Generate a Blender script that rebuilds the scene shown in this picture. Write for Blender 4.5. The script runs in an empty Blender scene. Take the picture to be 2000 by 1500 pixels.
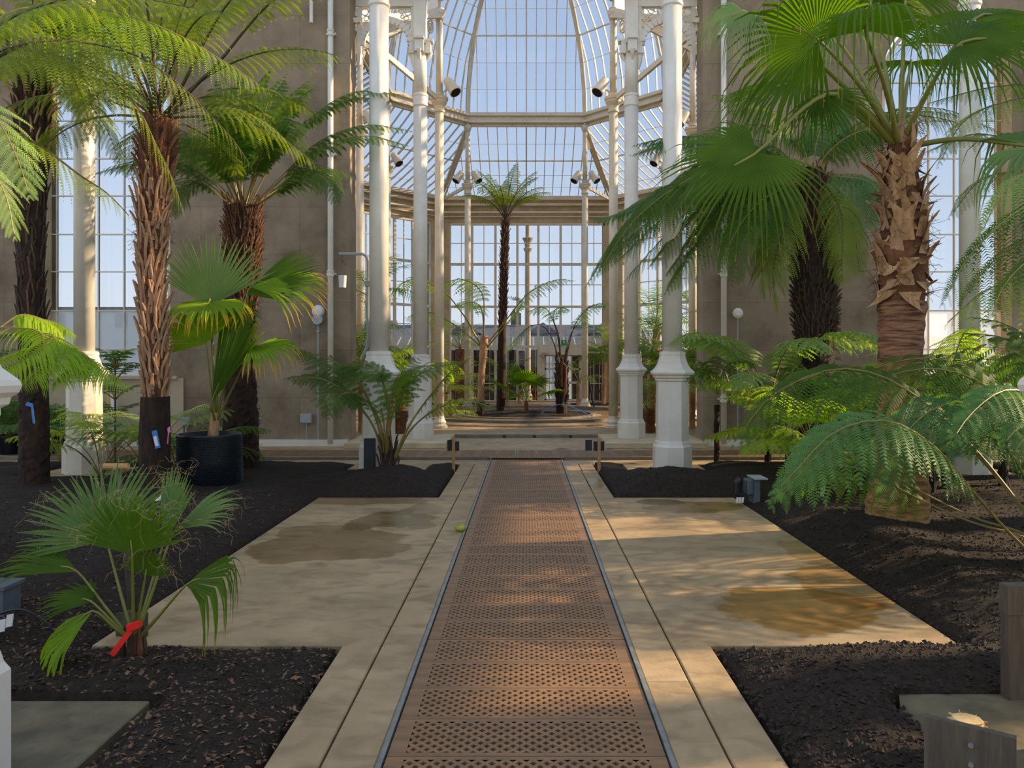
import bpy, math, random
import numpy as np
from mathutils import Vector, Matrix
random.seed(7); RNG=np.random.default_rng(7)
PI=math.pi
# ---------------- camera, sky, sun, exposure ----------------
F=1520.0; CX=1028.0; HY=708.0; EYE=1.6
sc=bpy.context.scene; C=sc.collection
cam=bpy.data.objects.new('camera',bpy.data.cameras.new('camera')); C.objects.link(cam)
cam.location=(0,0,EYE); cam.rotation_euler=(PI/2,0,0)
cam.data.sensor_width=36; cam.data.lens=36*F/2000
cam.data.shift_x=-(CX-1000)/2000; cam.data.shift_y=-(750-HY)/2000
cam.data.clip_start=.05; cam.data.clip_end=500
sc.camera=cam
sc.view_settings.view_transform='Standard'; sc.view_settings.look='None'
sc.view_settings.gamma=1; sc.view_settings.use_curve_mapping=False
sc.view_settings.exposure=1.18
sc.cycles.diffuse_bounces=6; sc.cycles.max_bounces=14; sc.cycles.transparent_max_bounces=16
w=bpy.data.worlds.new('sky'); sc.world=w; w.use_nodes=True
nt=w.node_tree; N=nt.nodes; L=nt.links
bg=N['Background']; tc=N.new('ShaderNodeTexCoord'); sx=N.new('ShaderNodeSeparateXYZ'); cr=N.new('ShaderNodeValToRGB')
L.new(tc.outputs['Generated'],sx.inputs[0]); L.new(sx.outputs['Z'],cr.inputs[0]); L.new(cr.outputs[0],bg.inputs[0])
e=cr.color_ramp.elements
e[0].position=0; e[0].color=(.78,.82,.86,1); e[1].position=.75; e[1].color=(.32,.41,.58,1)
q=e.new(.12); q.color=(.62,.73,.86,1); q=e.new(.33); q.color=(.44,.57,.78,1)
bg.inputs[1].default_value=1.0
sun=bpy.data.objects.new('sun',bpy.data.lights.new('sun','SUN')); C.objects.link(sun)
sun.data.energy=4.8; sun.data.color=(1,.74,.46); sun.data.angle=math.radians(.9)
SEL=math.radians(24); SV=Vector((.982*math.cos(SEL),.19*math.cos(SEL),math.sin(SEL)))
sun.rotation_euler=SV.to_track_quat('Z','Y').to_euler()
# ---------------- helpers ----------------
def P(px,py,Y): return Vector(((px-CX)*Y/F, Y, EYE+(HY-py)*Y/F))
def G(px,py,z=0.): Y=(EYE-z)*F/(py-HY); return Vector(((px-CX)*Y/F,Y,z))
class MB:
    def __init__(s): s.v=[]; s.f=[]; s.m=[]; s.n=0
    def add(s,vs,fs,mi=0):
        b=s.n; s.v.append(np.asarray(vs,dtype=float).reshape(-1,3)); s.n+=len(s.v[-1])
        for f in fs: s.f.append(tuple(i+b for i in f)); s.m.append(mi)
    def box(s,x0,x1,y0,y1,z0,z1,mi=0):
        s.add([(x0,y0,z0),(x1,y0,z0),(x1,y1,z0),(x0,y1,z0),(x0,y0,z1),(x1,y0,z1),(x1,y1,z1),(x0,y1,z1)],
          [(0,3,2,1),(4,5,6,7),(0,1,5,4),(1,2,6,5),(2,3,7,6),(3,0,4,7)],mi)
    def obox(s,c,ax,ay,az,mi=0):  # half-vectors
        c=np.array(c,float);ax=np.array(ax,float);ay=np.array(ay,float);az=np.array(az,float)
        vs=[c+i*ax+j*ay+k*az for k in(-1,1) for i,j in((-1,-1),(1,-1),(1,1),(-1,1))]
        s.add(vs,[(0,3,2,1),(4,5,6,7),(0,1,5,4),(1,2,6,5),(2,3,7,6),(3,0,4,7)],mi)
    def bar(s,a,b,w,h,up=(0,0,1),mi=0):
        a=np.array(a,float);b=np.array(b,float);d=b-a;l=np.linalg.norm(d)
        if l<1e-6:return
        d/=l;u=np.array(up,float);sd=np.cross(d,u)
        if np.linalg.norm(sd)<1e-4: sd=np.cross(d,(1,0,0))
        sd/=np.linalg.norm(sd);u=np.cross(sd,d)
        s.obox((a+b)/2,d*l/2,sd*w/2,u*h/2,mi)
    def tube(s,pts,rad,n=6,mi=0,cap=True):
        pts=np.array([tuple(p) for p in pts],float);k=len(pts)
        rad=np.ones(k)*rad if np.isscalar(rad) else np.array(rad,float)
        T=np.gradient(pts,axis=0);T/=np.maximum(np.linalg.norm(T,axis=1,keepdims=True),1e-9)
        r0=np.array((0,0,1.)) if abs(T[0][2])<.9 else np.array((1.,0,0))
        vs=[]
        for i in range(k):
            a=r0-T[i]*np.dot(r0,T[i]);a/=max(np.linalg.norm(a),1e-9);r0=a;b=np.cross(T[i],a)
            for j in range(n):
                t=2*PI*j/n;vs.append(pts[i]+(a*math.cos(t)+b*math.sin(t))*rad[i])
        fs=[(i*n+j,i*n+(j+1)%n,(i+1)*n+(j+1)%n,(i+1)*n+j) for i in range(k-1) for j in range(n)]
        if cap: fs+=[tuple(range(n))[::-1],tuple((k-1)*n+j for j in range(n))]
        s.add(vs,fs,mi)
    def lathe(s,prof,n=24,c=(0,0,0),rot=0,mi=0,cap=True):
        vs=[];k=len(prof)
        for r,z in prof:
            for j in range(n):
                t=2*PI*j/n+rot;vs.append((c[0]+r*math.cos(t),c[1]+r*math.sin(t),c[2]+z))
        fs=[(i*n+j,i*n+(j+1)%n,(i+1)*n+(j+1)%n,(i+1)*n+j) for i in range(k-1) for j in range(n)]
        if cap: fs+=[tuple(range(n))[::-1],tuple((k-1)*n+j for j in range(n))]
        s.add(vs,fs,mi)
    def prism(s,poly,z0,z1,mi=0):
        n=len(poly);vs=[(x,y,z0) for x,y in poly]+[(x,y,z1) for x,y in poly]
        s.add(vs,[tuple(range(n))[::-1],tuple(range(n,2*n))]+[(i,(i+1)%n,n+(i+1)%n,n+i) for i in range(n)],mi)
    def mesh(s,name,mats,smooth=False,attr=None):
        me=bpy.data.meshes.new(name)
        V=np.concatenate(s.v) if s.v else np.zeros((0,3))
        me.from_pydata(V,[],s.f) if False else _fast(me,V,s.f)
        for m in (mats if isinstance(mats,(list,tuple)) else [mats]): me.materials.append(m)
        if any(s.m): me.polygons.foreach_set('material_index',np.array(s.m,dtype=np.int32))
        me.polygons.foreach_set('use_smooth',np.full(len(s.f),bool(smooth)))
        if attr is not None:
            a=me.attributes.new('tip','FLOAT','POINT'); a.data.foreach_set('value',np.asarray(attr,dtype=np.float32))
        me.update(); return me
    def build(s,name,mats,parent=None,loc=(0,0,0),smooth=False,kind=None,attr=None):
        return link(name,s.mesh(name,mats,smooth,attr),parent,loc,kind)
def _fast(me,V,fs):
    ln=np.fromiter((len(f) for f in fs),dtype=np.int32,count=len(fs))
    idx=np.fromiter((i for f in fs for i in f),dtype=np.int32,count=int(ln.sum()))
    me.vertices.add(len(V)); me.vertices.foreach_set('co',V.astype(np.float32).ravel())
    me.loops.add(len(idx)); me.loops.foreach_set('vertex_index',idx)
    me.polygons.add(len(fs)); me.polygons.foreach_set('loop_start',np.concatenate(([0],np.cumsum(ln)[:-1])).astype(np.int32))
    me.polygons.foreach_set('loop_total',ln)
    me.update(calc_edges=True)
def link(name,me,parent=None,loc=(0,0,0),kind=None,rz=0,scale=1):
    o=bpy.data.objects.new(name,me); C.objects.link(o); o.location=loc; o.rotation_euler=(0,0,rz); o.scale=(scale,)*3
    if parent: o.parent=parent
    if kind: o['kind']=kind
    return o
def tag(o,label,cat,group=None):
    o['label']=label;o['category']=cat
    if group:o['group']=group
    return o
def thing(name,label,cat,loc=(0,0,0),group=None): return tag(link(name,None,None,loc),label,cat,group)
def struct(name,loc=(0,0,0),label=None,cat='structure'):
    o=link(name,None,None,loc,'structure')
    if label:o['label']=label;o['category']=cat
    return o
def spline(pts,n=24):
    p=np.array([tuple(q) for q in pts],float)
    if len(p)==2: return p[0]+(p[1]-p[0])*np.linspace(0,1,n)[:,None]
    q=np.vstack([2*p[0]-p[1],p,2*p[-1]-p[-2]]);out=[]
    m=max(2,int(n*3/(len(p)-1)))
    for i in range(len(p)-1):
        t=np.linspace(0,1,m,endpoint=(i==len(p)-2))[:,None];a,b,c,d=q[i],q[i+1],q[i+2],q[i+3]
        out.append(.5*((2*b)+(-a+c)*t+(2*a-5*b+4*c-d)*t*t+(-a+3*b-3*c+d)*t**3))
    o=np.vstack(out);s=np.concatenate(([0],np.cumsum(np.linalg.norm(np.diff(o,axis=0),axis=1))))
    u=np.linspace(0,s[-1],n);return np.stack([np.interp(u,s,o[:,k]) for k in range(3)],1)
# ---------------- materials ----------------
def lin(c): return tuple((x/255/12.92 if x/255<.04045 else ((x/255+.055)/1.055)**2.4) for x in c)
def mat(name,col,col2=None,rough=.6,scale=8,bump=0,bscale=None,metal=0,spec=.4,detail=6,co='Object',contrast=(.35,.65),stretch=None):
    m=bpy.data.materials.new(name);m.use_nodes=True;nt=m.node_tree;N=nt.nodes;L=nt.links;b=N['Principled BSDF']
    b.inputs['Roughness'].default_value=rough;b.inputs['Metallic'].default_value=metal;b.inputs['Specular IOR Level'].default_value=spec
    b.inputs['Base Color'].default_value=(*lin(col),1)
    tc=N.new('ShaderNodeTexCoord');v=tc.outputs[co]
    if stretch:
        mp=N.new('ShaderNodeMapping');mp.inputs['Scale'].default_value=stretch;L.new(v,mp.inputs[0]);v=mp.outputs[0]
    if col2:
        n=N.new('ShaderNodeTexNoise');n.inputs['Scale'].default_value=scale;n.inputs['Detail'].default_value=detail;n.inputs['Roughness'].default_value=.65;L.new(v,n.inputs['Vector'])
        r=N.new('ShaderNodeValToRGB');r.color_ramp.elements[0].position=contrast[0];r.color_ramp.elements[1].position=contrast[1]
        r.color_ramp.elements[0].color=(*lin(col),1);r.color_ramp.elements[1].color=(*lin(col2),1)
        L.new(n.outputs[0],r.inputs[0]);L.new(r.outputs[0],b.inputs['Base Color'])
    if bump:
        n=N.new('ShaderNodeTexNoise');n.inputs['Scale'].default_value=bscale or scale*4;n.inputs['Detail'].default_value=5;L.new(v,n.inputs['Vector'])
        k=N.new('ShaderNodeBump');k.inputs['Strength'].default_value=bump;k.inputs['Distance'].default_value=.01;L.new(n.outputs[0],k.inputs['Height']);L.new(k.outputs[0],b.inputs['Normal'])
    return m
def leafmat(name,c1,c2,trans,tip=None,tfac=.4,rough=.55,tippos=(.86,.97)):
    m=bpy.data.materials.new(name);m.use_nodes=True;nt=m.node_tree;N=nt.nodes;L=nt.links;b=N['Principled BSDF']
    b.inputs['Roughness'].default_value=rough;b.inputs['Specular IOR Level'].default_value=.16
    tc=N.new('ShaderNodeTexCoord');n=N.new('ShaderNodeTexNoise');n.inputs['Scale'].default_value=3;n.inputs['Detail'].default_value=4;L.new(tc.outputs['Object'],n.inputs[0])
    oi=N.new('ShaderNodeObjectInfo');ad=N.new('ShaderNodeMath');ad.operation='MULTIPLY_ADD';ad.inputs[1].default_value=.35;L.new(oi.outputs['Random'],ad.inputs[0]);L.new(n.outputs[0],ad.inputs[2])
    r=N.new('ShaderNodeValToRGB');r.color_ramp.elements[0].position=.42;r.color_ramp.elements[1].position=.85
    r.color_ramp.elements[0].color=(*lin(c1),1);r.color_ramp.elements[1].color=(*lin(c2),1);L.new(ad.outputs[0],r.inputs[0])
    out=r.outputs[0];tr=N.new('ShaderNodeBsdfTranslucent');tr.inputs[0].default_value=(*lin(trans),1)
    if tip:
        at=N.new('ShaderNodeAttribute');at.attribute_name='tip';rp=N.new('ShaderNodeValToRGB')
        rp.color_ramp.elements[0].position=tippos[0];rp.color_ramp.elements[1].position=tippos[1];rp.color_ramp.elements[0].color=(0,0,0,1);rp.color_ramp.elements[1].color=(1,1,1,1)
        L.new(at.outputs['Fac'],rp.inputs[0])
        mx=N.new('ShaderNodeMix');mx.data_type='RGBA';L.new(rp.outputs[0],mx.inputs[0]);L.new(out,mx.inputs[6]);mx.inputs[7].default_value=(*lin(tip),1);out=mx.outputs[2]
        m2=N.new('ShaderNodeMix');m2.data_type='RGBA';L.new(rp.outputs[0],m2.inputs[0]);m2.inputs[6].default_value=(*lin(trans),1);m2.inputs[7].default_value=(*lin(tip),1);L.new(m2.outputs[2],tr.inputs[0])
    L.new(out,b.inputs['Base Color'])
    ms=N.new('ShaderNodeMixShader');ms.inputs[0].default_value=tfac;L.new(b.outputs[0],ms.inputs[1]);L.new(tr.outputs[0],ms.inputs[2]);L.new(ms.outputs[0],N['Material Output'].inputs[0])
    return m
def glassmat(name,tint=(.96,.98,.99),gloss=.06,haze=0,hcol=(.8,.82,.8)):
    m=bpy.data.materials.new(name);m.use_nodes=True;nt=m.node_tree;N=nt.nodes;L=nt.links;N.remove(N['Principled BSDF'])
    t=N.new('ShaderNodeBsdfTransparent');t.inputs[0].default_value=(*tint,1);g=N.new('ShaderNodeBsdfGlossy');g.inputs['Roughness'].default_value=.02
    lw=N.new('ShaderNodeLayerWeight');lw.inputs[0].default_value=.5;pw=N.new('ShaderNodeMath');pw.operation='POWER';pw.inputs[1].default_value=4;L.new(lw.outputs['Facing'],pw.inputs[0]);fr=N.new('ShaderNodeMath');fr.operation='MULTIPLY_ADD';fr.inputs[1].default_value=.5;fr.inputs[2].default_value=.025;L.new(pw.outputs[0],fr.inputs[0])
    mx=N.new('ShaderNodeMixShader');L.new(fr.outputs[0],mx.inputs[0]);L.new(t.outputs[0],mx.inputs[1]);L.new(g.outputs[0],mx.inputs[2]);o=mx.outputs[0]
    if haze:
        d=N.new('ShaderNodeBsdfTranslucent');d.inputs[0].default_value=(*hcol,1);m2=N.new('ShaderNodeMixShader');m2.inputs[0].default_value=haze;L.new(o,m2.inputs[1]);L.new(d.outputs[0],m2.inputs[2]);o=m2.outputs[0]
    L.new(o,N['Material Output'].inputs[0]);return m
M_white=mat('white_paint',(214,207,194),(202,194,178),.35,3,.02,30)
M_cream=mat('cream_paint',(216,207,188),(200,188,165),.4,3)
M_wall=mat('concrete_wall',(118,103,83),(158,140,115),.85,1.3,.35,9,contrast=(.3,.7),detail=10)
def seams(m):
    nt=m.node_tree;N=nt.nodes;L=nt.links;b=N['Principled BSDF'];g=N.new('ShaderNodeNewGeometry');s=N.new('ShaderNodeSeparateXYZ');k=N.new('ShaderNodeCombineXYZ');L.new(g.outputs['Position'],s.inputs[0]);L.new(s.outputs['X'],k.inputs[0]);L.new(s.outputs['Z'],k.inputs[1])
    t=N.new('ShaderNodeTexBrick');t.inputs['Scale'].default_value=1;t.inputs['Brick Width'].default_value=1.9;t.inputs['Row Height'].default_value=.92;t.inputs['Mortar Size'].default_value=.008;t.inputs['Mortar Smooth'].default_value=.6;t.inputs['Color1'].default_value=(1,1,1,1);t.inputs['Color2'].default_value=(.86,.86,.86,1);t.inputs['Mortar'].default_value=(.62,.6,.56,1);t.offset=.3
    L.new(k.outputs[0],t.inputs[0]);src=b.inputs['Base Color'].links[0].from_socket
    n=N.new('ShaderNodeTexNoise');n.inputs['Scale'].default_value=.7;n.inputs['Detail'].default_value=9;n.inputs['Roughness'].default_value=.7;L.new(g.outputs['Position'],n.inputs[0]);r=N.new('ShaderNodeValToRGB');r.color_ramp.elements[0].position=.34;r.color_ramp.elements[1].position=.5;r.color_ramp.elements[0].color=(.6,.58,.55,1);r.color_ramp.elements[1].color=(1,1,1,1);L.new(n.outputs[0],r.inputs[0])
    for q in (t.outputs[0],r.outputs[0]):
        x=N.new('ShaderNodeMix');x.data_type='RGBA';x.blend_type='MULTIPLY';x.inputs[0].default_value=.8;L.new(src,x.inputs[6]);L.new(q,x.inputs[7]);src=x.outputs[2]
    L.new(src,b.inputs['Base Color'])
seams(M_wall)
M_jamb=mat('pale_render',(196,178,146),(168,148,116),.8,2,.2,12)
M_beige=mat('beige_render',(168,152,124),(180,165,138),.8,2)
M_rust=mat('rusty_grating',(118,92,67),(152,114,80),.5,5,.1,60,metal=.25,contrast=(.35,.7),co='Generated')
M_galv=mat('galvanised_steel',(150,150,145),(120,122,120),.45,12,metal=.5)
M_void=mat('dark_channel',(26,20,15),None,.9)
M_kerb=mat('grey_kerb',(128,118,102),(96,92,82),.7,4,.2,20)
M_slab=mat('worn_slab',(74,66,50),(118,106,80),.55,5,.35,30,contrast=(.3,.7),detail=10)
M_soil=mat('dark_soil',(25,19,14),(50,38,28),.93,22,1,90,spec=.25,detail=10)
M_bark=mat('bark_chip',(72,52,36),(132,98,68),.9,14,co='Object')
M_bark2=mat('soil_crumb',(30,23,17),(60,47,36),.9,14,spec=.3)
M_trunk_dark=mat('dark_fibre',(24,17,13),(58,38,24),.9,16,1,40,stretch=(1,1,.4))
M_fibre=mat('rust_fibre',(62,36,22),(112,68,42),.95,20,1,60,stretch=(1,1,.4))
M_stub=mat('cut_frond_base',(126,90,64),(182,144,108),.7,9,.3,50,stretch=(1,1,.3))
M_stub_dark=mat('dark_frond_base',(52,38,28),(84,64,46),.8,9)
M_stub_mid=mat('brown_frond_base',(84,50,30),(124,80,50),.8,9)
M_stem=mat('green_stem',(104,112,42),(128,120,56),.5,5)
M_stem_d=mat('dark_stem',(50,40,26),(84,70,40),.5,5)
M_stem_y=mat('olive_stem',(112,104,50),(140,116,62),.5,5)
M_black=mat('black_plastic',(22,25,29),None,.4)
M_pot=mat('air_pot_plastic',(24,30,34),None,.38)
M_greypost=mat('weathered_timber_grey',(92,82,68),(70,62,52),.8,6,.5,40,stretch=(6,6,.5))
M_grey=mat('grey_plastic',(150,156,158),None,.5)
M_dgrey=mat('slate_plastic',(74,84,92),(90,98,104),.45,9)
M_wood=mat('planed_wood',(176,138,86),(150,112,66),.7,6,.3,30,stretch=(1,8,8))
M_woodend=mat('cut_wood',(226,192,140),(204,166,108),.8,20,.2)
M_blue=mat('blue_tape',(58,116,186),None,.5);M_paleblue=mat('pale_blue_board',(132,166,180),None,.6)
M_red=mat('red_ribbon',(232,34,22),None,.5);M_pink=mat('pink_ribbon',(222,120,160),None,.5);M_paper=mat('white_label',(214,210,206),None,.6);M_yellow=mat('yellow_tape',(216,190,50),None,.5)
M_signg=mat('sign_green',(34,140,84),None,.4);M_signw=mat('sign_white',(235,240,235),None,.4)
M_glass=glassmat('sky_dimming_glass',(.43,.435,.45));M_clear=glassmat('clear_glass');M_frost=glassmat('hazy_glass',(.85,.88,.88),haze=.75)  # dark tint added to dim the sky behind; hall and unseen panes stay clear
M_fernD=leafmat('fern_dark_green',(52,78,26),(84,108,38),(104,150,20),tfac=.4)
M_fernB=leafmat('fern_blue_green',(58,92,52),(86,122,66),(110,160,30),tfac=.35)
M_fernO=leafmat('fern_olive',(82,98,34),(116,130,50),(150,170,30),tfac=.4)
M_fernY=leafmat('fern_yellow_green',(118,148,34),(158,178,50),(180,214,30),tfac=.5)
M_fernP=leafmat('fern_pale_green',(106,136,70),(138,160,88),(150,190,60),tfac=.4)
M_palm=leafmat('palm_green',(52,78,16),(84,110,28),(110,150,12),tip=(190,160,50),tfac=.4,tippos=(.93,1.))
M_palmP=leafmat('palm_pale_green',(94,122,66),(124,146,88),(116,150,56),tip=(190,168,110),tfac=.35,tippos=(.95,1.))
M_palmY=leafmat('palm_yellow_green',(92,134,30),(134,158,40),(150,190,20),tip=(218,164,40),tfac=.4,tippos=(.72,.95))
M_husk=mat('dry_leaf_base',(128,88,54),(196,156,112),.85,7,.6,30,stretch=(1,1,.3))
M_hcore=mat('brown_palm_fibre',(62,40,24),(122,80,50),.95,5,.8,40,stretch=(1,1,.5))
M_ptrunk=mat('palm_trunk_golden',(104,72,38),(176,136,80),.85,9,.9,40,stretch=(.7,.7,4),contrast=(.38,.6))
M_pmid=mat('palm_trunk_red_brown',(74,46,30),(150,106,76),.8,7,.8,30,stretch=(.6,.6,6),contrast=(.4,.58))
# ---------------- floor ----------------
def floormat(name,spots,c1=(140,117,84),c2=(176,150,112)):
    m=mat(name,c1,c2,.62,1.4,.25,45,co='Object',contrast=(.3,.7),detail=12);nt=m.node_tree;N=nt.nodes;L=nt.links;b=N['Principled BSDF']
    geo=N.new('ShaderNodeNewGeometry');pos=geo.outputs['Position']
    # small dark specks and smears
    n0=N.new('ShaderNodeTexNoise');n0.inputs['Scale'].default_value=5;n0.inputs['Detail'].default_value=8;n0.inputs['Distortion'].default_value=1;mp0=N.new('ShaderNodeMapping');mp0.inputs['Scale'].default_value=(.7,1.1,1);L.new(pos,mp0.inputs[0]);L.new(mp0.outputs[0],n0.inputs[0])
    r0=N.new('ShaderNodeValToRGB');r0.color_ramp.elements[0].position=.46;r0.color_ramp.elements[1].position=.74;r0.color_ramp.elements[0].color=(0,0,0,1);r0.color_ramp.elements[1].color=(.7,.7,.7,1);L.new(n0.outputs[0],r0.inputs[0])
    mx0=N.new('ShaderNodeMix');mx0.data_type='RGBA';mx0.inputs[7].default_value=(*lin((104,86,60)),1)
    src=b.inputs['Base Color'].links[0].from_socket;L.new(r0.outputs[0],mx0.inputs[0]);L.new(src,mx0.inputs[6]);col=mx0.outputs[2];rough=None
    nz=N.new('ShaderNodeTexNoise');nz.inputs['Scale'].default_value=2.2;nz.inputs['Detail'].default_value=6;L.new(pos,nz.inputs[0])
    for (x,y,rx,ry,c,ro,mixf) in spots:
        mp=N.new('ShaderNodeMapping');mp.inputs['Location'].default_value=(-x/rx,-y/ry,0);mp.inputs['Scale'].default_value=(1/rx,1/ry,0);L.new(pos,mp.inputs[0])
        ln=N.new('ShaderNodeVectorMath');ln.operation='LENGTH';L.new(mp.outputs[0],ln.inputs[0])
        ad=N.new('ShaderNodeMath');ad.operation='MULTIPLY_ADD';ad.inputs[1].default_value=1.6;L.new(nz.outputs[0],ad.inputs[0]);L.new(ln.outputs['Value'],ad.inputs[2])
        r=N.new('ShaderNodeValToRGB');r.color_ramp.elements[0].position=.86;r.color_ramp.elements[1].position=.9;r.color_ramp.elements[0].color=(mixf,)*3+(1,);r.color_ramp.elements[1].color=(0,0,0,1)
        dv=N.new('ShaderNodeMath');dv.operation='MULTIPLY';dv.inputs[1].default_value=.5;L.new(ad.outputs[0],dv.inputs[0]);L.new(dv.outputs[0],r.inputs[0])
        mx=N.new('ShaderNodeMix');mx.data_type='RGBA';mx.blend_type='MULTIPLY';mx.inputs[7].default_value=(*c,1);L.new(r.outputs[0],mx.inputs[0]);L.new(col,mx.inputs[6]);col=mx.outputs[2]
        rr=N.new('ShaderNodeMix');rr.data_type='FLOAT';rr.inputs[3].default_value=ro
        if rough is None: rr.inputs[2].default_value=.62
        else: L.new(rough,rr.inputs[2])
        L.new(r.outputs[0],rr.inputs[0]);rough=rr.outputs[0]
    L.new(col,b.inputs['Base Color'])
    if rough: L.new(rough,b.inputs['Roughness'])
    return m
wet=(.62,.56,.46)
M_floor=floormat('stained_concrete',[(-1.75,6.9,.75,.75,wet,.3,.9),(-1.35,7.9,.5,.45,(.6,.55,.46),.03,1),(-1.9,9.0,.8,.3,wet,.25,.8),(-1.1,8.4,.2,.5,wet,.2,.7),
  (1.78,5.05,.5,.5,(.8,.6,.34),.35,1),(2.3,5.6,.35,.5,(.75,.58,.34),.4,.8),(1.9,8.6,.6,.35,(.72,.6,.4),.15,.9),(1.5,8.9,.3,.2,wet,.05,1),(2.4,6.6,.25,.4,(.7,.6,.3),.4,.6),(.9,10.4,.15,.5,(.8,.8,.8),.05,1),(.8,12.4,.3,.3,wet,.1,.9),(1.0,14.3,.7,.25,wet,.06,1)])
floor=struct('floor',label='stained tan concrete floor slabs and worn kerbs through the glasshouse',cat='floor')
def slab(x0,x1,y0,y1,z1=0,z0=-.18,m=None,name='paving_slab'):
    b=MB();b.box(x0,x1,y0,y1,z0,z1);o=b.build(name,m or M_floor,floor)
    md=o.modifiers.new('b','BEVEL');md.width=.006;md.segments=1;return o
for s in(-1,1):
    def sl(a,b,*k,**q): return slab(min(s*a,s*b),max(s*a,s*b),*k,**q)
    ys=[.4,3.9,5.35,8.1,12.3] if s>0 else [.4,4.9,12.3]
    for a,b in zip(ys[:-1],ys[1:]): sl(.6,.815,a+.003,b-.003)
    sl(.825,1.04,.4,4.40); sl(.825,2.46,4.404,9.22); sl(.825,1.04,9.224,12.3)
    sl(.6,12,12.31,12.84,z1=-.01); sl(1.5,2.66,10.93,12.12,z1=.015,m=M_floor); 
    sl(1.73,3.1,1.9,3.58,z1=.045,z0=-.03,m=M_slab,name='flagstone')
    sl(5.75,6.95,10.6,11.8,z1=.02)
    sl(.62,12,12.86,12.93,z1=.045,m=M_kerb,name='kerb')
slab(-12,12,13.92,16.5); slab(-3.3,3.3,16.5,16.62,z1=.07,m=M_kerb,name='kerb')
slab(-3.4,-1.5,14.5,16.3,z1=.1,z0=0,m=M_jamb,name='plinth');slab(1.5,3.4,14.5,16.3,z1=.1,z0=0,m=M_jamb,name='plinth')
slab(-9,9,16.64,32.2,z1=-.004);
b=MB()
for x in(-2.1,-.5,.14,.9,2.2): b.box(x,x+.07,16.49,16.505,.0,.06)
b.build('kerb_notches',M_black,floor)
b=MB();b.box(-.6,.6,.3,12.86,-.35,-.3);b.box(-12,12,12.9,13.95,-.35,-.3);b.box(-12,12,.2,32,-.5,-.48);b.build('channel_bottom',M_void,floor)
OC=(0.,23.65)
def ring(name,r0,r1,z1,m,n=64,z0=-.05,mound=0):
    b=MB();vs=[];
    for i in range(n):
        t=2*PI*i/n;c,s_=math.cos(t),math.sin(t)
        vs+=[(OC[0]+r0*c,OC[1]+r0*s_,z1),(OC[0]+r1*c,OC[1]+r1*s_,z1),(OC[0]+r1*c,OC[1]+r1*s_,z0),(OC[0]+r0*c,OC[1]+r0*s_,z0)]
    fs=[]
    for i in range(n):
        a=4*i;d=4*((i+1)%n);fs+=[(a,a+1,d+1,d),(a+1,a+2,d+2,d+1),(a,d,d+3,a+3)]
    b.add(vs,fs);return b.build(name,m,floor)
ring('kerb',1.95,2.1,.06,M_kerb);ring('kerb',3.45,3.62,.1,M_kerb);ring('paving_ring',2.1,2.3,.02,M_floor);ring('paving_ring',3.62,4.4,.03,M_floor)
# diamond-hole grating plate
def clip(poly,x0,x1,y0,y1):
    for ax,lim,sg in((0,x0,1),(0,x1,-1),(1,y0,1),(1,y1,-1)):
        out=[]
        for i in range(len(poly)):
            a=poly[i];b=poly[(i+1)%len(poly)];da=(a[ax]-lim)*sg;db=(b[ax]-lim)*sg
            if da>=-1e-9: out.append(a)
            if (da>1e-9 and db<-1e-9) or (da<-1e-9 and db>1e-9):
                t=da/(da-db);out.append((a[0]+(b[0]-a[0])*t,a[1]+(b[1]-a[1])*t))
        poly=out
        if len(poly)<3:return []
    return poly
def grate_mesh(wd=1.13,dp=.326,p=.0548,nx=18,ny=5,q=.29):
    b=MB();X=nx*p/2;Y=ny*p/2;t=.012
    for i in range(2*nx+1):
        for j in range(2*ny+1):
            if (i+j)%2: continue
            cx=-X+i*p/2;cy=-Y+j*p/2;h=p*.5;k=p*q
            O=[(cx+h,cy),(cx,cy+h),(cx-h,cy),(cx,cy-h)];I=[(cx+k,cy),(cx,cy+k),(cx-k,cy),(cx,cy-k)]
            for a in range(4):
                c=(a+1)%4;pl=clip([O[a],O[c],I[c],I[a]],-X,X,-Y,Y)
                if pl: b.add([(x,y,0) for x,y in pl],[tuple(range(len(pl)))])
                wl=clip([I[a],I[c],I[c]],-X,X,-Y,Y)
                if -X<=min(I[a][0],I[c][0]) and max(I[a][0],I[c][0])<=X and -Y<=min(I[a][1],I[c][1]) and max(I[a][1],I[c][1])<=Y:
                    b.add([(*I[a],0),(*I[c],0),(*I[c],-t),(*I[a],-t)],[(0,1,2,3)])
    W=wd/2;D=dp/2
    b.add([(-W,-D,0),(W,-D,0),(W,D,0),(-W,D,0),(-X,-Y,0),(X,-Y,0),(X,Y,0),(-X,Y,0)],[(0,1,5,4),(1,2,6,5),(2,3,7,6),(3,0,4,7)])
    b.add([(-W,-D,0),(W,-D,0),(W,D,0),(-W,D,0),(-W,-D,-t),(W,-D,-t),(W,D,-t),(-W,D,-t)],[(1,0,4,5),(2,1,5,6),(3,2,6,7),(0,3,7,4)])
    return b.mesh('grating_plate',M_rust)
GM=grate_mesh()
gp=thing('grating_walkway','long central walkway of rusty perforated metal plates leading to the dome','walkway')
for k in range(31):
    o=link('grating_plate',GM,gp,(0,2.49+.332*k+.166,.004+random.uniform(-.001,.001)));o.rotation_euler.z=random.uniform(-.0012,.0012)
for s in(-1,1):
    b=MB();b.box(s*.582-.009,s*.582+.009,.5,12.84,-.05,.012);b.box(s*.592-.006,s*.592+.006,.5,12.84,-.3,.004);b.build('edge_angle',M_galv,gp)
gc=thing('cross_grating','rusty perforated plates laid in a line across the hall before the dome','walkway')
for k in range(-24,25): link('grating_plate',GM,gc,(.332*k,13.42,.03)).rotation_euler=(0,0,PI/2)
gr=thing('round_grating','ring of perforated plates around the central planting bed','walkway')
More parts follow.
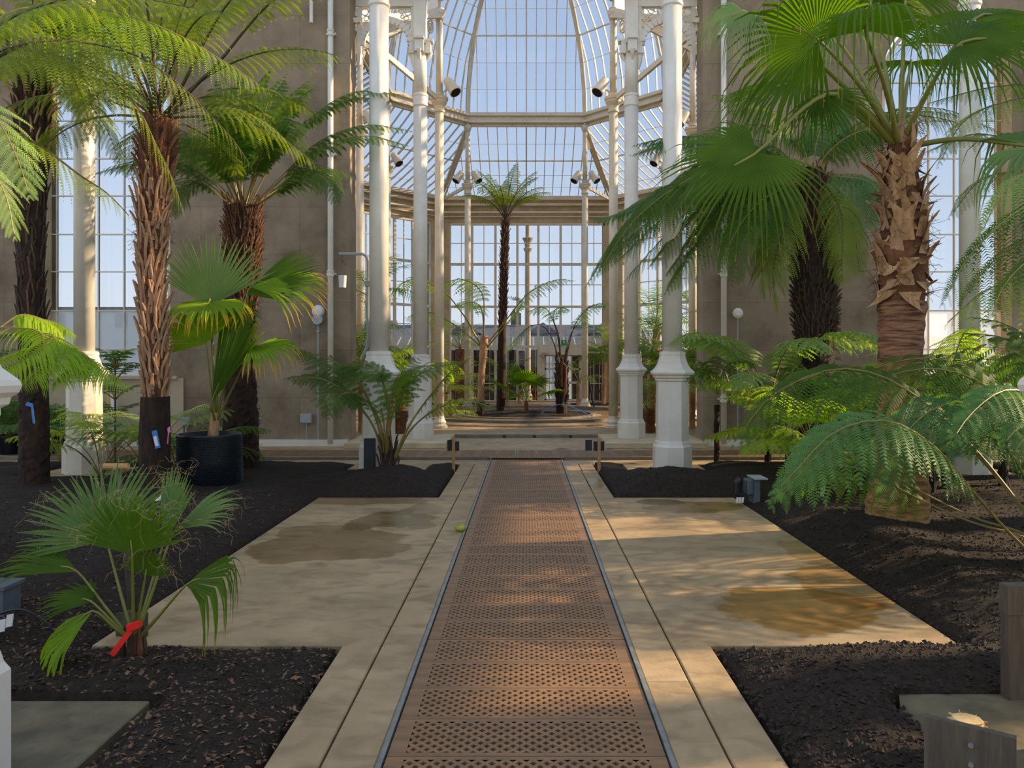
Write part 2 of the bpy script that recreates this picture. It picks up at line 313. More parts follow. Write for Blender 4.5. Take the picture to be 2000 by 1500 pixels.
rg=MB()
n=60
for i in range(n):
    t0=2*PI*i/n+.004;t1=2*PI*(i+1)/n-.004
    for r0,r1 in((2.32,2.36),(3.38,3.43)):
        rg.add([(OC[0]+r*math.cos(t),OC[1]+r*math.sin(t),.035) for r,t in((r0,t0),(r1,t0),(r1,t1),(r0,t1))],[(0,1,2,3)])
    for k in range(9):
        a=t0+(t1-t0)*k/9;c=a+(t1-t0)/16
        rg.add([(OC[0]+r*math.cos(t),OC[1]+r*math.sin(t),.035) for r,t in((2.36,a),(3.38,a),(3.38,c),(2.36,c))],[(0,1,2,3)])
rg.build('grating_plates',M_rust,gr,kind='stuff')
# ---------------- soil ----------------
def vnoise(x,y,seed,f):
    x=x*f;y=y*f;xi=np.floor(x).astype(int);yi=np.floor(y).astype(int);xf=x-xi;yf=y-yi
    u=xf*xf*(3-2*xf);v=yf*yf*(3-2*yf)
    def h(a,b): n=(a*374761393+b*668265263+seed*974634777)&0x7fffffff;n=((n^(n>>13))*1274126177)&0x7fffffff;return ((n^(n>>16))&0xffff)/65535.
    return (h(xi,yi)*(1-u)+h(xi+1,yi)*u)*(1-v)+(h(xi,yi+1)*(1-u)+h(xi+1,yi+1)*u)*v
def soilh(X,Y):
    s=np.sign(X);A=np.abs(X)
    h=-.03+.06*(vnoise(X,Y,1,.7)-.3)+.035*vnoise(X,Y,2,3)+.018*vnoise(X,Y,3,9)+.012*vnoise(X,Y,4,24)
    def dist(x0,x1,y0,y1): # distance outside rect
        dx=np.maximum(np.maximum(x0-A,A-x1),0);dy=np.maximum(np.maximum(y0-Y,Y-y1),0);return np.hypot(dx,dy)
    d=np.minimum(dist(0,1.04,0,12.3),dist(0,2.46,4.4,9.22));d=np.minimum(d,dist(0,20,12.31,20))
    h+=.10*np.clip(d/.5,0,1)-.03*np.clip(1-d/.1,0,1)
    h+=.10*np.exp(-((A-1.75)**2/.25+(Y-10.2)**2/.35))+.08*np.exp(-((A-3.1)**2/.2+(Y-6.5)**2/3))
    for r in((1.5,2.66,10.93,12.12),(1.73,3.1,1.9,3.58),(5.75,6.95,10.6,11.8)):
        dd=dist(*r);h=np.where(dd<.05,-.1,h-.06*np.clip(1-dd/.3,0,1))
    h=np.where(d<=0,-.25,h)
    return h
def soil(name,label,xs,ys):
    X,Y=np.meshgrid(xs,ys,indexing='ij');Z=soilh(X,Y);nx,ny=X.shape
    V=np.stack([X,Y,Z],-1).reshape(-1,3);I=np.arange(nx*ny).reshape(nx,ny)
    q=np.stack([I[:-1,:-1],I[1:,:-1],I[1:,1:],I[:-1,1:]],-1).reshape(-1,4)
    zq=V[q][:,:,2].max(1);q=q[zq>-.2]
    if xs[0]>xs[-1]: q=q[:,::-1]
    b=MB();b.v=[V];b.n=len(V);b.f=[tuple(f) for f in q.tolist()];b.m=[0]*len(q)
    o=b.build(name,M_soil,smooth=True,kind='stuff');tag(o,label,'soil');return o
xs=np.concatenate([np.arange(1.0,4.5,.04),np.arange(4.5,12.1,.12)]);ys=np.concatenate([np.arange(.4,7,.04),np.arange(7,12.4,.07)])
soil('planting_soil','dark soil bed on the left of the walkway, covered in bark chips',-xs,ys)
soil('planting_soil','black soil bed on the right of the walkway around the big fan palm',xs,ys)
def chips(name,label,m,n,fn,size):
    b=MB();V=[]
    for i in range(n):
        x,y=fn();z=float(soilh(np.array([x]),np.array([y]))[0])
        if z<-.06: continue
        s=size*random.uniform(.35,1.2)*(1.8 if random.random()<.05 else 1);a=random.uniform(0,PI);e=random.uniform(-.5,.5);u=np.array([math.cos(a),math.sin(a),e])*s;lump=m is M_bark2;v=np.array([-math.sin(a),math.cos(a),random.uniform(-.5,.5)])*s*(random.uniform(.7,1) if lump else random.uniform(.25,.7));k=np.array([0,0,s*(random.uniform(.5,.9) if lump else random.uniform(.12,.4))])
        c=np.array([x,y,z+s*.12]);V+= [c-u,c+v,c+u,c-v,c+k]
    V=np.array(V);m_=len(V)//5
    b.v=[V];b.n=len(V);b.f=[(5*i+p,5*i+q_,5*i+4) for i in range(m_) for p,q_ in((0,3),(3,2),(2,1),(1,0))];b.m=[0]*len(b.f)
    tag(b.build(name,m,kind='stuff'),label,'mulch')
def fl():
    y=2.3+2.6*random.random()**1.2 if random.random()<.75 else random.uniform(4.5,9);return -random.uniform(1.05,1.1+y*.75),y
def fr(): y=2.3+8*random.random()**1.6;return random.uniform(1.05,1.2+y*.65),y
chips('bark_chips','brown bark chips strewn over the soil bed at the near left',M_bark,9000,fl,.015)
chips('bark_chips','fine dark crumbs of soil over the bed at the left',M_bark2,12000,fl,.011)
chips('soil_crumbs','coarse black lumps of soil over the bed at the right',M_bark2,30000,fr,.0125)
b=MB()
for sg in(-1,1):
    n=24
    for i in range(n):
        pass
def bed_disc(name,label,c,r,h,n=40,m=14,sx=1,sy=1):
    V=[];Fc=[]
    for i in range(m):
        for j in range(n):
            t=2*PI*j/n;rr=r*i/(m-1)*(1+.06*math.sin(3*t)+.04*math.sin(7*t+1));x=c[0]+sx*rr*math.cos(t);y=c[1]+sy*rr*math.sin(t)
            V.append((x,y,h*(1-(i/(m-1))**2)+random.uniform(0,.035)-(.04 if i==m-1 else 0)))
    for i in range(m-1):
        for j in range(n): Fc.append((i*n+j,(i+1)*n+j,(i+1)*n+(j+1)%n,i*n+(j+1)%n))
    b=MB();b.add(V,Fc);tag(b.build(name,M_soil,smooth=True,kind='stuff'),label,'soil')
bed_disc('planting_soil','round mounded soil bed in the centre under the dome',OC,1.8,.1)
bed_disc('planting_soil','soil bed left of the ring columns under the dome',(-6.4,23.6),3.2,.06,sx=.65,sy=1.9)
bed_disc('planting_soil','soil bed right of the ring columns under the dome',(6.4,23.6),3.2,.06,sx=.65,sy=1.9)
bed_disc('planting_soil','narrow soil bed at the far left by the glazed wall',(-2.7,29.6),1.3,.05,sy=.5)
bed_disc('planting_soil','narrow soil bed at the far right by the glazed wall',(2.9,29.6),1.3,.05,sy=.5)
# ---------------- walls and windows ----------------
def frame_xf(o,u):  # local u->dir, v->up, w->outward(back)
    o=np.array(o,float);u=np.array(u,float)/np.linalg.norm(u);w=np.array((-u[1],u[0],0.))
    return lambda a,v,c=0:o+u*a+np.array((0,0,1.))*v+w*c
def wall(name,label,o,u,u0,u1,v0,v1,hole,th,m,mj,arch=False):
    X=frame_xf(o,u);b=MB();a0,a1,b0,b1=hole;n=16
    if arch:
        r=(a1-a0)/2;top=[(a0+r-r*math.cos(PI*i/n),b1+r*math.sin(PI*i/n)) for i in range(n+1)]
    else: top=[(a0,b1),(a1,b1)]
    for c,fl_ in((0,0),(th,1)):
        def q(p,mi=0):
            f=tuple(range(len(p)));b.add([X(x,y,c) for x,y in p],[f if not fl_ else f[::-1]],mi)
        q([(u0,v0),(a0,v0),(a0,v1),(u0,v1)]);q([(a1,v0),(u1,v0),(u1,v1),(a1,v1)])
        if b0>v0: q([(a0,v0),(a1,v0),(a1,b0),(a0,b0)])
        if arch:
            for i in range(n): q([top[i],top[i+1],(top[i+1][0],v1),(top[i][0],v1)])
            q([(a0,b1),(a0,b1),(a0,v1)])
        else: q([(a0,b1),(a1,b1),(a1,v1),(a0,v1)])
    loop=[(a0,b0)]+top+[(a1,b0)]
    for i in range(len(loop)):
        p=loop[i];r_=loop[(i+1)%len(loop)]
        b.add([X(*p,0),X(*r_,0),X(*r_,th),X(*p,th)],[(3,2,1,0)],1)
    for p,r_ in(((u0,v0),(u0,v1)),((u0,v1),(u1,v1)),((u1,v1),(u1,v0))):
        b.add([X(*p,0),X(*r_,0),X(*r_,th),X(*p,th)],[(0,1,2,3)],0)
    ob=b.build(name,[m,mj],kind='structure');ob['label']=label;ob['category']='wall';return ob
def window(name,label,o,u,us,vs,fw,thick_v=(),thick_u=(),bw=.022,depth=.05,arch=None,m=None,frost_below=None,glassname='pane',gm=None):
    m=m or M_cream;X=frame_xf(o,u);root=struct(name,label=label,cat='window');U0,U1=us[0],us[-1];V0,V1=vs[0],vs[-1]
    R=(U1-U0)/2;mid=(U0+U1)/2
    def topv(x): return V1 if not arch else arch+math.sqrt(max(R*R-(x-mid)**2,0))
    ax=X(1,0)-X(0,0);wv=X(0,0,1)-X(0,0)
    def bar(p,q,w_,name,d=depth):
        b=MB();pa,pb=X(*p),X(*q);D=pb-pa;l=np.linalg.norm(D);D/=l;s_=np.cross(D,wv);b.obox((pa+pb)/2,D*l/2,s_*w_/2,wv*d/2);b.build(name,m,root)
    for x in us: 
        k=fw if x in(U0,U1) else (.1 if x in thick_u else bw)
        bar((x,V0),(x,max(topv(x),V0+.1) if not(arch and x in(U0,U1)) else arch),k,'frame_stile' if k>.03 else 'glazing_bar',.09 if k>.03 else depth)
    for v in vs[:-1] if arch else vs:
        if arch and v>arch: h=math.sqrt(max(R*R-(v-arch)**2,0));a,c=mid-h,mid+h
        else:a,c=U0,U1
        k=fw if v in(V0,V1) else(.1 if v in thick_v else bw);bar((a,v),(c,v),k,'transom' if k>.03 else 'glazing_bar',.1 if k>.03 else depth*.9)
    if arch:
        b=MB();n=20;pts=[X(mid-R*math.cos(PI*i/n),arch+R*math.sin(PI*i/n)) for i in range(n+1)]
        for i in range(n): b.bar(pts[i],pts[i+1],.07,.07,wv)
        b.build('arched_head',m,root)
    for i in range(len(us)-1):
        for j in range(len(vs)-1):
            a,c,d,e_=us[i],us[i+1],vs[j],vs[j+1]
            if arch:
                if d>=topv((a+c)/2): continue
                pl=[(a,d),(c,d),(c,min(e_,max(topv(c),d+.01))),((a+c)/2,min(e_,topv((a+c)/2))),(a,min(e_,max(topv(a),d+.01)))]
            else: pl=[(a,d),(c,d),(c,e_),(a,e_)]
            b=MB();b.add([X(*p) for p in pl],[tuple(range(len(pl)))]);b.build(glassname,M_frost if frost_below and e_<=frost_below+.01 else gm or M_glass,root)
    return root
# main cross wall at Y=15
for s,nm in((-1,'left'),(1,'right')):
    us=sorted([s*x for x in(6.86,9.36)]);
    wall('wall_back_'+nm,'grey-brown board-marked concrete wall on the %s of the dome opening'%nm,(0,15,0),(1,0,0),*sorted([s*3.4,s*12]),-.3,10.5,(us[0],us[1],1.33,7.1),.54,M_wall,M_jamb,arch=True)
    px=[86,112,150,193,243,290,332];xs_=[(p-CX)*15.35/F for p in px]
    if s>0: xs_=sorted([-x for x in xs_])
    vs=[EYE+(HY-y)*15.35/F for y in(735,682,607,531,458,383,310,236,162,88,38)]
    window('window_%d'%(1 if s<0 else 2),'tall arched window with hazy lower panes, %s of the dome'%nm,(0,15.35,0),(1,0,0),xs_,vs,.05,arch=7.12,frost_below=2.75)
    b=MB();b.box(*sorted([s*3.42,s*12]),14.86,15,-.05,.12);o=b.build('baseboard_'+nm,M_white,kind='structure')
# below window beige render panel
for s in(-1,1):
    b=MB();b.box(*sorted([s*6.6,s*9.6]),14.97,15.0,0,1.3);b.box(*sorted([s*6.7,s*9.5]),14.9,15.1,1.28,1.34);b.build('trim_1' if s<0 else 'trim_2',M_beige,kind='structure')
# opening beam, hall walls and roof
b=MB();b.box(-3.4,3.4,15.0,15.54,9.3,10.5);b.box(-3.4,3.4,14.95,15.6,9.2,9.3);b.build('trim_3',M_cream,kind='structure')
for s,nm in((-1,'left'),(1,'right')):
    b=MB();x0,x1=sorted([s*12,s*12.4]);
    b.box(x0,x1,-4,15.5,-.3,.9);b.box(x0,x1,-4,15.5,5.7 if s>0 else 8.2,8.6)  # unseen upper band: right made solid to block sun, left opened for skylight
    for y in(-4,-.9,2.2,5.3,8.4,11.5,14.9): b.box(x0,x1,y,y+.6,.9,5.7 if s>0 else 8.2)
    o=b.build('wall_'+nm,M_jamb,kind='structure');o['label']='concrete side wall on the %s with tall windows between piers'%nm;o['category']='wall'
    for k,y in enumerate((-3.4,-.3,2.8,5.9,9.0,12.1)):
        root=struct('window_%d'%(10+k+(6 if s>0 else 0)))
        b=MB()
        for t in(.0,.625,1.25,1.875,2.5): b.box(s*12.2-.03,s*12.2+.03,y+t-.02,y+t+.02,.9,5.7)
        for z in(1.7,2.5,3.3,4.1,4.9): b.box(s*12.2-.02,s*12.2+.02,y,y+2.5,z-.015,z+.015)
        b.build('glazing_bars',M_cream,root)
        b=MB();b.add([(s*12.2,y,.9),(s*12.2,y+2.5,.9),(s*12.2,y+2.5,5.7),(s*12.2,y,5.7)],[(0,1,2,3)]);b.build('pane',M_clear,root)
b=MB();b.box(-12.4,12.4,-4.4,-4,-.3,1.2)
for k in range(-6,7): b.box(k*2-.08,k*2+.08,-4.3,-4.1,1.2,9)
for z in(3,5,7,8.9): b.box(-12.4,12.4,-4.3,-4.1,z-.05,z+.05)
o=b.build('wall_front',M_white,kind='structure')
b=MB()
for y in np.arange(-4,15,.62):
    for s in(-1,1): b.bar((s*12.2,y,8.6),(0,y,12.5),.05,.09)
for t in(.33,.66):
    for s in(-1,1): b.bar((s*12.2*(1-t),-4,8.6+3.9*t),(s*12.2*(1-t),15,8.6+3.9*t),.12,.2)
b.box(-.15,.15,-4,15,12.35,12.6)
hr=struct('ceiling',label='glazed pitched roof of the hall on white rafters',cat='roof');b.build('rafters',M_white,hr)
b=MB()
for s in(-1,1): b.add([(s*12.2,-4,8.65),(0,-4,12.55),(0,15,12.55),(s*12.2,15,8.65)],[(0,1,2,3)])
b.build('roof_glass',M_clear,hr)
b=MB();b.add([(-12.4,15.02,10.4),(12.4,15.02,10.4),(0,15.02,13)],[(0,1,2)]);b.add([(-12.4,15.5,10.4),(12.4,15.5,10.4),(0,15.5,13)],[(0,2,1)]);b.build('wall_gable',M_wall,kind='structure')
# rotunda outer walls (octagon)
OV=[(-3.6,8.6),(3.6,8.6),(8.6,3.6),(8.6,-3.6),(3.6,-8.1),(-3.6,-8.1),(-8.6,-3.6),(-8.6,3.6)]
OV=[(x,y+OC[1]) for x,y in OV]
ymul=[EYE+(HY-y)*32.25/F for y in(785,749,677,635,599,556,516,475,438)]
xmul=[(p-CX)*32.25/F for p in(879,901,922,945,967.6,989,1010.5,1031,1051.5,1073,1095,1117,1138,1160,1181.5)]
names=['back','back_right_side','right_side',None,None,None,'left_side','back_left_side']
wn=3
for i in range(8):
    if names[i] is None: continue
    a=np.array(OV[i]);c=np.array(OV[(i+1)%8]);d=c-a;Ln=np.linalg.norm(d);mid=(a+c)/2;u=(d[0]/Ln,d[1]/Ln,0)
    h=3.18 if i==0 else Ln/2-.45
    b0=0.0 if i==0 else 0.05
    wall('wall_rotunda_'+names[i],'pale concrete pier and lintel round the glazing, rotunda %s'%names[i].replace('_',' '),(mid[0],mid[1],0),u,-Ln/2,Ln/2,-.3,8.42,(-h,h,b0,7.42),.5,M_jamb,M_jamb)
    if i==0: us=[x-mid[0] for x in xmul]
    else:
        k=14;us=[-h+2*h*q/k for q in range(k+1)]
    window('window_%d'%wn,'tall multi-pane glazed wall of the rotunda, %s'%names[i].replace('_',' '),(mid[0]-u[1]*.05,mid[1]+.05*u[0],0),u,us,ymul,.08,thick_v=(ymul[2],ymul[4],ymul[6]),thick_u=us[::2],bw=.03,gm=M_clear if i in(2,6) else None)
    wn+=1
# front oblique blank walls + cornice
for i in(2,3,5):
    a=np.array(OV[i if i!=2 else 2]);
for (a,c,nm) in((OV[3],OV[4],'front_right'),(OV[5],OV[6],'front_left')):
    b=MB();b.bar((a[0],a[1],4),(c[0],c[1],4),.3,8.6);b.build('wall_rotunda_'+nm,M_jamb,kind='structure')
b=MB()
for i in range(8):
    a=OV[i];c=OV[(i+1)%8]
    def sc_(p,k): return (p[0]*k,(p[1]-OC[1])*k+OC[1])
    for k,z,wd,hh in((.975,8.36,.22,.16),(.985,8.12,.12,.10),(.972,7.78,.1,.07),(.985,7.62,.06,.04)):
        p,q=sc_(a,k),sc_(c,k)
        if i==4: continue
        b.bar((*p,z),(*q,z),wd,hh)
b.build('trim_4',M_cream,kind='structure')
# ---------------- rotunda roof ----------------
A0,B0=4.6,2.13
def octv(A,B): return [(-B,A),(B,A),(A,B),(A,-B),(B,-A),(-B,-A),(-A,-B),(-A,B)]
IV=octv(A0,B0);OV2=[(-3.6,8.6),(3.6,8.6),(8.6,3.6),(8.6,-3.6),(3.6,-8.6),(-3.6,-8.6),(-8.6,-3.6),(-8.6,3.6)]
dome=struct('ceiling',label='glazed octagonal dome and sloping roof skirt with cream ribs',cat='roof')
HB=10.45;
def dome_sec():
    out=[];
    for th in np.linspace(0,1.35,9): out.append((1-(5.33*(1-math.cos(th)))/5.0,HB+.12+5.33*math.sin(th)*1.02))
    return out
DS=[(k,z) for k,z in dome_sec() if k>.05]
# panels: index by face, rows
npane=[0];pane_rest=MB();pane_front=MB();pane_back=MB()
def face(vert0,vert1,n0,zr,centre):  # rows: list of (P1,P2) world pts
    pass
def bars_face(i,rows,d,bars,ribw,ribh,pw,purl,single):
    """rows: list of (pL,pR) 3D np arrays going along the slope; bars parallel to face centre line at spacing d"""
    L0,R0=rows[0];t=(R0-L0);t/=np.linalg.norm(t)
    cen=[(l+r)/2 for l,r in rows];hw=[np.linalg.norm(r-l)/2 for l,r in rows];mx=max(hw);n=int(mx/d)+1
    nrm=np.cross(t,cen[-1]-cen[0]);nrm/=np.linalg.norm(nrm)
    for k in range(-n,n+1):
        u=k*d;pts=[]
        for j in range(len(rows)):
            if abs(u)<=hw[j]+1e-6: pts.append(cen[j]+t*u)
            else:
                for jj in(j-1,j+1):
                    if 0<=jj<len(rows) and abs(u)<hw[jj]:
                        f=(abs(u)-hw[jj])/(hw[j]-hw[jj]);pp=cen[jj]+(cen[j]-cen[jj])*f+t*u
                        pts.append(pp)
        w_=.05 if k==0 else .028
        for a,b_ in zip(pts[:-1],pts[1:]): bars.bar(a,b_,w_,.06,nrm)
    for j in range(len(rows)):
        l,r=rows[j]
        if j in purl: bars.tube([l,r],.03,5)
        elif 0<j<len(rows)-1: bars.bar(l,r,.012,.012)
    for side in(0,1):
        for a,b_ in zip([r[side] for r in rows[:-1]],[r[side] for r in rows[1:]]): ribw.bar(a,b_,.09,.16,nrm)
    for j in range(len(rows)-1):
        for k in range(-n,n):
            u0,u1=k*d,(k+1)*d;q=[]
            h0,h1=hw[j],hw[j+1];c0,c1=cen[j],cen[j+1]
            a0,a1=max(-h0,min(h0,u0)),max(-h0,min(h0,u1));b0,b1=max(-h1,min(h1,u0)),max(-h1,min(h1,u1))
            if a1-a0<.02 and b1-b0<.02: continue
            q=[c0+t*a0,c0+t*a1,c1+t*b1,c1+t*b0]
            if single and npane[0]<300 and a1-a0>.2 and b1-b0>.2:
                b=MB();b.add(q,[(0,1,2,3)]);b.build('pane',M_glass,dome);npane[0]+=1
            else: (pane_front if i in(3,4,5) else pane_rest).add(q,[(0,1,2,3)])
gb=MB();ribs=MB()
order=[0,1,7,2,6,3,5,4]
for i in order:
    a=IV[i];c=IV[(i+1)%8];oa=OV2[i];oc=OV2[(i+1)%8]
    rows=[(np.array((a[0]*k,a[1]*k+OC[1],z)),np.array((c[0]*k,c[1]*k+OC[1],z))) for k,z in DS]
    bars_face(i,rows,.355,gb,ribs,0,0,(3,6),i in(0,) )
    sk=[(t,10.2+(8.42-10.2)*t+.28*math.sin(PI*t)*-.6) for t in np.linspace(0,1,6)]
    rows=[(np.array((a[0]+(oa[0]-a[0])*t,a[1]+(oa[1]-a[1])*t+OC[1],z)),np.array((c[0]+(oc[0]-c[0])*t,c[1]+(oc[1]-c[1])*t+OC[1],z))) for t,z in sk]
    if i!=4: bars_face(i,rows,.355,gb,ribs,0,0,(2,),i in(0,1,7))
gb.build('glazing_bars',M_cream,dome,kind='stuff');ribs.build('ribs',M_cream,dome)
pane_rest.build('roof_panes',M_glass,dome,kind='stuff');pane_front.build('clear_roof_panes',M_clear,dome,kind='stuff')
b=MB()
for i in range(8):
    a=IV[i];c=IV[(i+1)%8];zz=.35 if i==4 else 0;p=lambda v,k,z:(v[0]*k,v[1]*k+OC[1],z+zz)
    for k,z,wd,hh in((1,10.62,.1,.1),(1,10.45,.08,.3),(.985,10.55,.16,.06),(.985,10.3,.2,.07),(1.01,10.22,.1,.1)): b.bar(p(a,k,z),p(c,k,z),wd,hh)
    for q in(() if i==4 else (.333,.5,.667)):
        m_=(a[0]*(1-q)+c[0]*q,a[1]*(1-q)+c[1]*q+OC[1]);b.box(m_[0]-.05,m_[0]+.05,m_[1]-.07,m_[1]+.07,10.26,10.6)
b.build('ring_beam',M_cream,dome)
b=MB()
for i in range(8):
    a=IV[i];oa=OV2[i];p0=np.array((a[0],a[1]+OC[1],10.2));p1=np.array((oa[0]*.97,oa[1]*.97+OC[1],8.42))
    for off in(-.09,.09):
        dd=np.cross(p1-p0,(0,0,1));dd/=np.linalg.norm(dd);b.bar(p0+dd*off-(0,0,.12),p1+dd*off-(0,0,.1),.04,.09)
    b.bar(np.array((a[0],a[1]+OC[1],8.02)),p1-(0,0,.15),.07,.12)
    for q in range(16):  # scroll bracket under the rafter
        t0,t1=q/16*4.2*PI,(q+1)/16*4.2*PI;r0,r1=.2*(1-q/20),.2*(1-(q+1)/20);cc=p0+(p1-p0)*.12+np.array((0,0,-.38));dr=(p1-p0)/np.linalg.norm(p1-p0)
        b.bar(cc+dr*r0*math.cos(t0)+np.array((0,0,r0*math.sin(t0))),cc+dr*r1*math.cos(t1)+np.array((0,0,r1*math.sin(t1))),.03,.03)
b.build('stays',M_cream,dome)
# ---------------- columns ----------------
def ocol(label,x,y,top=9.0,group=None,size=1.,nosh=False):
    r=thing('cast_iron_column',label,'column',(x,y,.0),group);c8=1/math.cos(PI/8)
    b=MB();b.lathe([(.265*c8,0),(.265*c8,.40),(.245*c8,.43),(.235*c8,.47),(.22*c8,.48)],8,rot=PI/8);b.build('plinth',M_white,r)
    b=MB();b.lathe([(.22*c8,.47),(.215*c8,1.33)],8,rot=PI/8);b.build('pedestal',M_white,r)
    b=MB();b.lathe([(.22*c8,1.33),(.235*c8,1.345),(.235*c8,1.37),(.26*c8,1.385),(.265*c8,1.41),(.29*c8,1.43),(.298*c8,1.455),(.29*c8,1.475),(.24*c8,1.52),(.205*c8,1.58),(.18*c8,1.66),(.172*c8,1.70),(.178*c8,1.71),(.175*c8,1.75),(.15*c8,1.76)],8,rot=PI/8);b.build('pedestal_cap',M_white,r)
    b=MB();b.lathe([(.138,1.75),(.138,6.72)],28);b.build('shaft',M_white,r,smooth=True)
    b=MB();b.lathe([(.138,6.7),(.156,6.72),(.156,6.76),(.145,6.77),(.145,6.9),(.156,6.91),(.156,6.95),(.12,6.97)],28);b.build('collar',M_white,r)
    b=MB();b.lathe([(.13,6.95),(.13,8.0)],28);b.build('upper_shaft',M_white,r,smooth=True)
    b=MB();b.box(-.12,.12,-.12,.12,7.95,top)
    b.build('square_post',M_white,r)
    b=MB()
    for dx,dy in((1,0),(-1,0),(0,1),(0,-1)):
        b.obox((dx*.16,dy*.16,7.88),(.05 if dx else .09,0,0),(0,.05 if dy else .09,0),(0,0,.12));b.obox((dx*.19,dy*.19,8.02),(.07 if dx else .1,0,0),(0,.07 if dy else .1,0),(0,0,.025))
        b.tube([(dx*.2,dy*.2,7.8),(dx*.18,dy*.18,7.72),(dx*.13,dy*.13,7.62)],[.06,.04,.015],6)
    b.build('capital',M_white,r);return r
ocol('white octagonal-based column at front left of the opening, behind the potted fern clump',-2.12,11.2)
ocol('white octagonal-based column at front right, standing on its own slab in the black soil',2.1,11.2)
ocol('second white column on the left, beside the dome opening plinth',-2.12,15.57)
ocol('second white column on the right, beside the dome opening plinth',2.1,15.57)
ocol('white column at the far left before the arched window',-6.36,11.2)
ocol('white column at the far right before the arched window',6.38,11.2)
ocol('near white column at the left frame edge, only its pedestal showing',-2.185,2.79).location.z=.06
ocol('near white column at the right frame edge, only its cap showing',2.185,2.87).location.z=.06
sideg='outer columns of the dome ring'
for i,(x,y) in enumerate(IV):
    side='left' if x<0 else 'right'; lab={0:'far',1:'far',2:'side rear',3:'side front',4:'near',5:'near',6:'side front',7:'side rear'}[i]
    r=thing('ring_column','slim cream round column carrying the dome, %s %s of the ring'%(lab,side),'column',(x,y+OC[1],0))
    b=MB();b.lathe([(.2,0),(.2,.06),(.16,.1),(.17,.15),(.125,.22),(.115,.3)],16);b.build('base',M_cream,r)
    b=MB();b.lathe([(.115,.28),(.108,7.72)],20);b.build('shaft',M_cream,r,smooth=True)
    b=MB();b.lathe([(.108,7.7),(.14,7.72),(.14,7.76),(.12,7.78),(.13,7.86),(.19,7.95),(.2,8.0),(.22,8.02),(.22,8.08),(.1,8.1)],20);b.build('capital',M_cream,r)
    b=MB();b.lathe([(.085,8.08),(.085,10.2)],16);b.lathe([(.085,9.95),(.14,10.1),(.16,10.2)],16);b.build('upper_shaft',M_cream,r,smooth=True)
# fret arches between opening columns and piers
def arch(label,x0,x1,y):
    r=thing('fretwork_arch',label,'arch',(0,y,0));lo,hi=min(x0,x1),max(x0,x1);rad=(hi-lo)/2-.1;mx=(hi+lo)/2;zs=7.95;n=16
    b=MB()
    for i in range(n):
        a,c=PI*i/n,PI*(i+1)/n
        for yy in(-.04,.04):
            pass
        p=[(mx-rad*math.cos(a),zs+rad*math.sin(a)),(mx-rad*math.cos(c),zs+rad*math.sin(c))]
        b.bar((p[0][0],0,p[0][1]),(p[1][0],0,p[1][1]),.14,.07,(0,1,0))
    b.box(lo+.02,lo+.1,-.05,.05,7.7,8.8);b.box(hi-.1,hi-.02,-.05,.05,7.7,8.8);b.box(lo,hi,-.07,.07,8.7,8.95)
    b.build('arch_rib',M_white,r)
    b=MB()
    for s in(-1,1):
        ex=mx+s*(rad+.02)
        for (dx,dz,rr) in((.1,.66,.07),(.13,.53,.05),(.09,.42,.04),(.24,.68,.05),(.34,.7,.035),(.22,.57,.035)):
            cx_=ex-s*dx*rad/.55;cz=zs+dz
            for q in range(10):
                a,c=2*PI*q/10,2*PI*(q+1)/10;b.bar((cx_+rr*math.cos(a),0,cz+rr*math.sin(a)),(cx_+rr*math.cos(c),0,cz+rr*math.sin(c)),.02,.02,(0,1,0))
        b.box(min(ex,ex-s*.03),max(ex,ex-s*.03),-.015,.015,zs,8.72)
    b.build('fretwork',M_white,r,kind='stuff')
    b=MB()
    for s in(-1,1):
        ex=mx+s*(rad+.04);b.tube([(ex,0,7.75),(ex,-.02,7.6),(ex+s*.02,0,7.45)],[.07,.05,.015],6)
    b.build('corbel',M_white,r)
arch('white fretwork arch between the second left column and the concrete pier',-2.2,-3.4,15.57)
arch('white fretwork arch between the second right column and the concrete pier',2.2,3.4,15.57)
arch('white fretwork arch springing leftward from the front left column',-2.2,-4.3,11.2)
arch('white fretwork arch springing rightward from the front right column',2.2,4.3,11.2)
b=MB();b.box(-3.4,3.4,15.45,15.7,8.95,9.2);b.build('trim_5',M_white,kind='structure')
# ---------------- outside ----------------
b=MB();b.box(-90,90,33,140,-.8,-.6);b.box(-90,-12.5,-20,140,-.8,-.6);b.box(12.5,90,-20,140,-.8,-.6);o=b.build('floor_outside',mat('outside_ground',(120,124,120),(150,150,142),.9,1),kind='structure')
M_fence=mat('dark_fence',(62,52,44),(74,62,52),.9,3);M_slate=mat('roof_slate',(104,106,112),(126,126,130),.8,4);M_ren=mat('outside_render',(196,194,190),None,.8);M_dwin=mat('dark_window',(90,100,112),None,.3)
fr_=thing('screen_fence','dark brown board screen outside the lower panes of the glazed wall','fence',(0,34,0))
M_brd=MB();M_brd.box(0,.39,0,.03,-.6,2.15);bm_=M_brd.mesh('board',M_fence)
for k in range(-26,26):
    if .55<(k*.4)<1.9: continue
    link('board',bm_,fr_,(k*.4,random.uniform(-.01,.01),random.uniform(-.03,.03)))
b=MB();b.box(-10.4,.6,.05,.1,.3,.4);b.box(2.1,10.4,.05,.1,.3,.4);b.build('rail',M_fence,fr_)
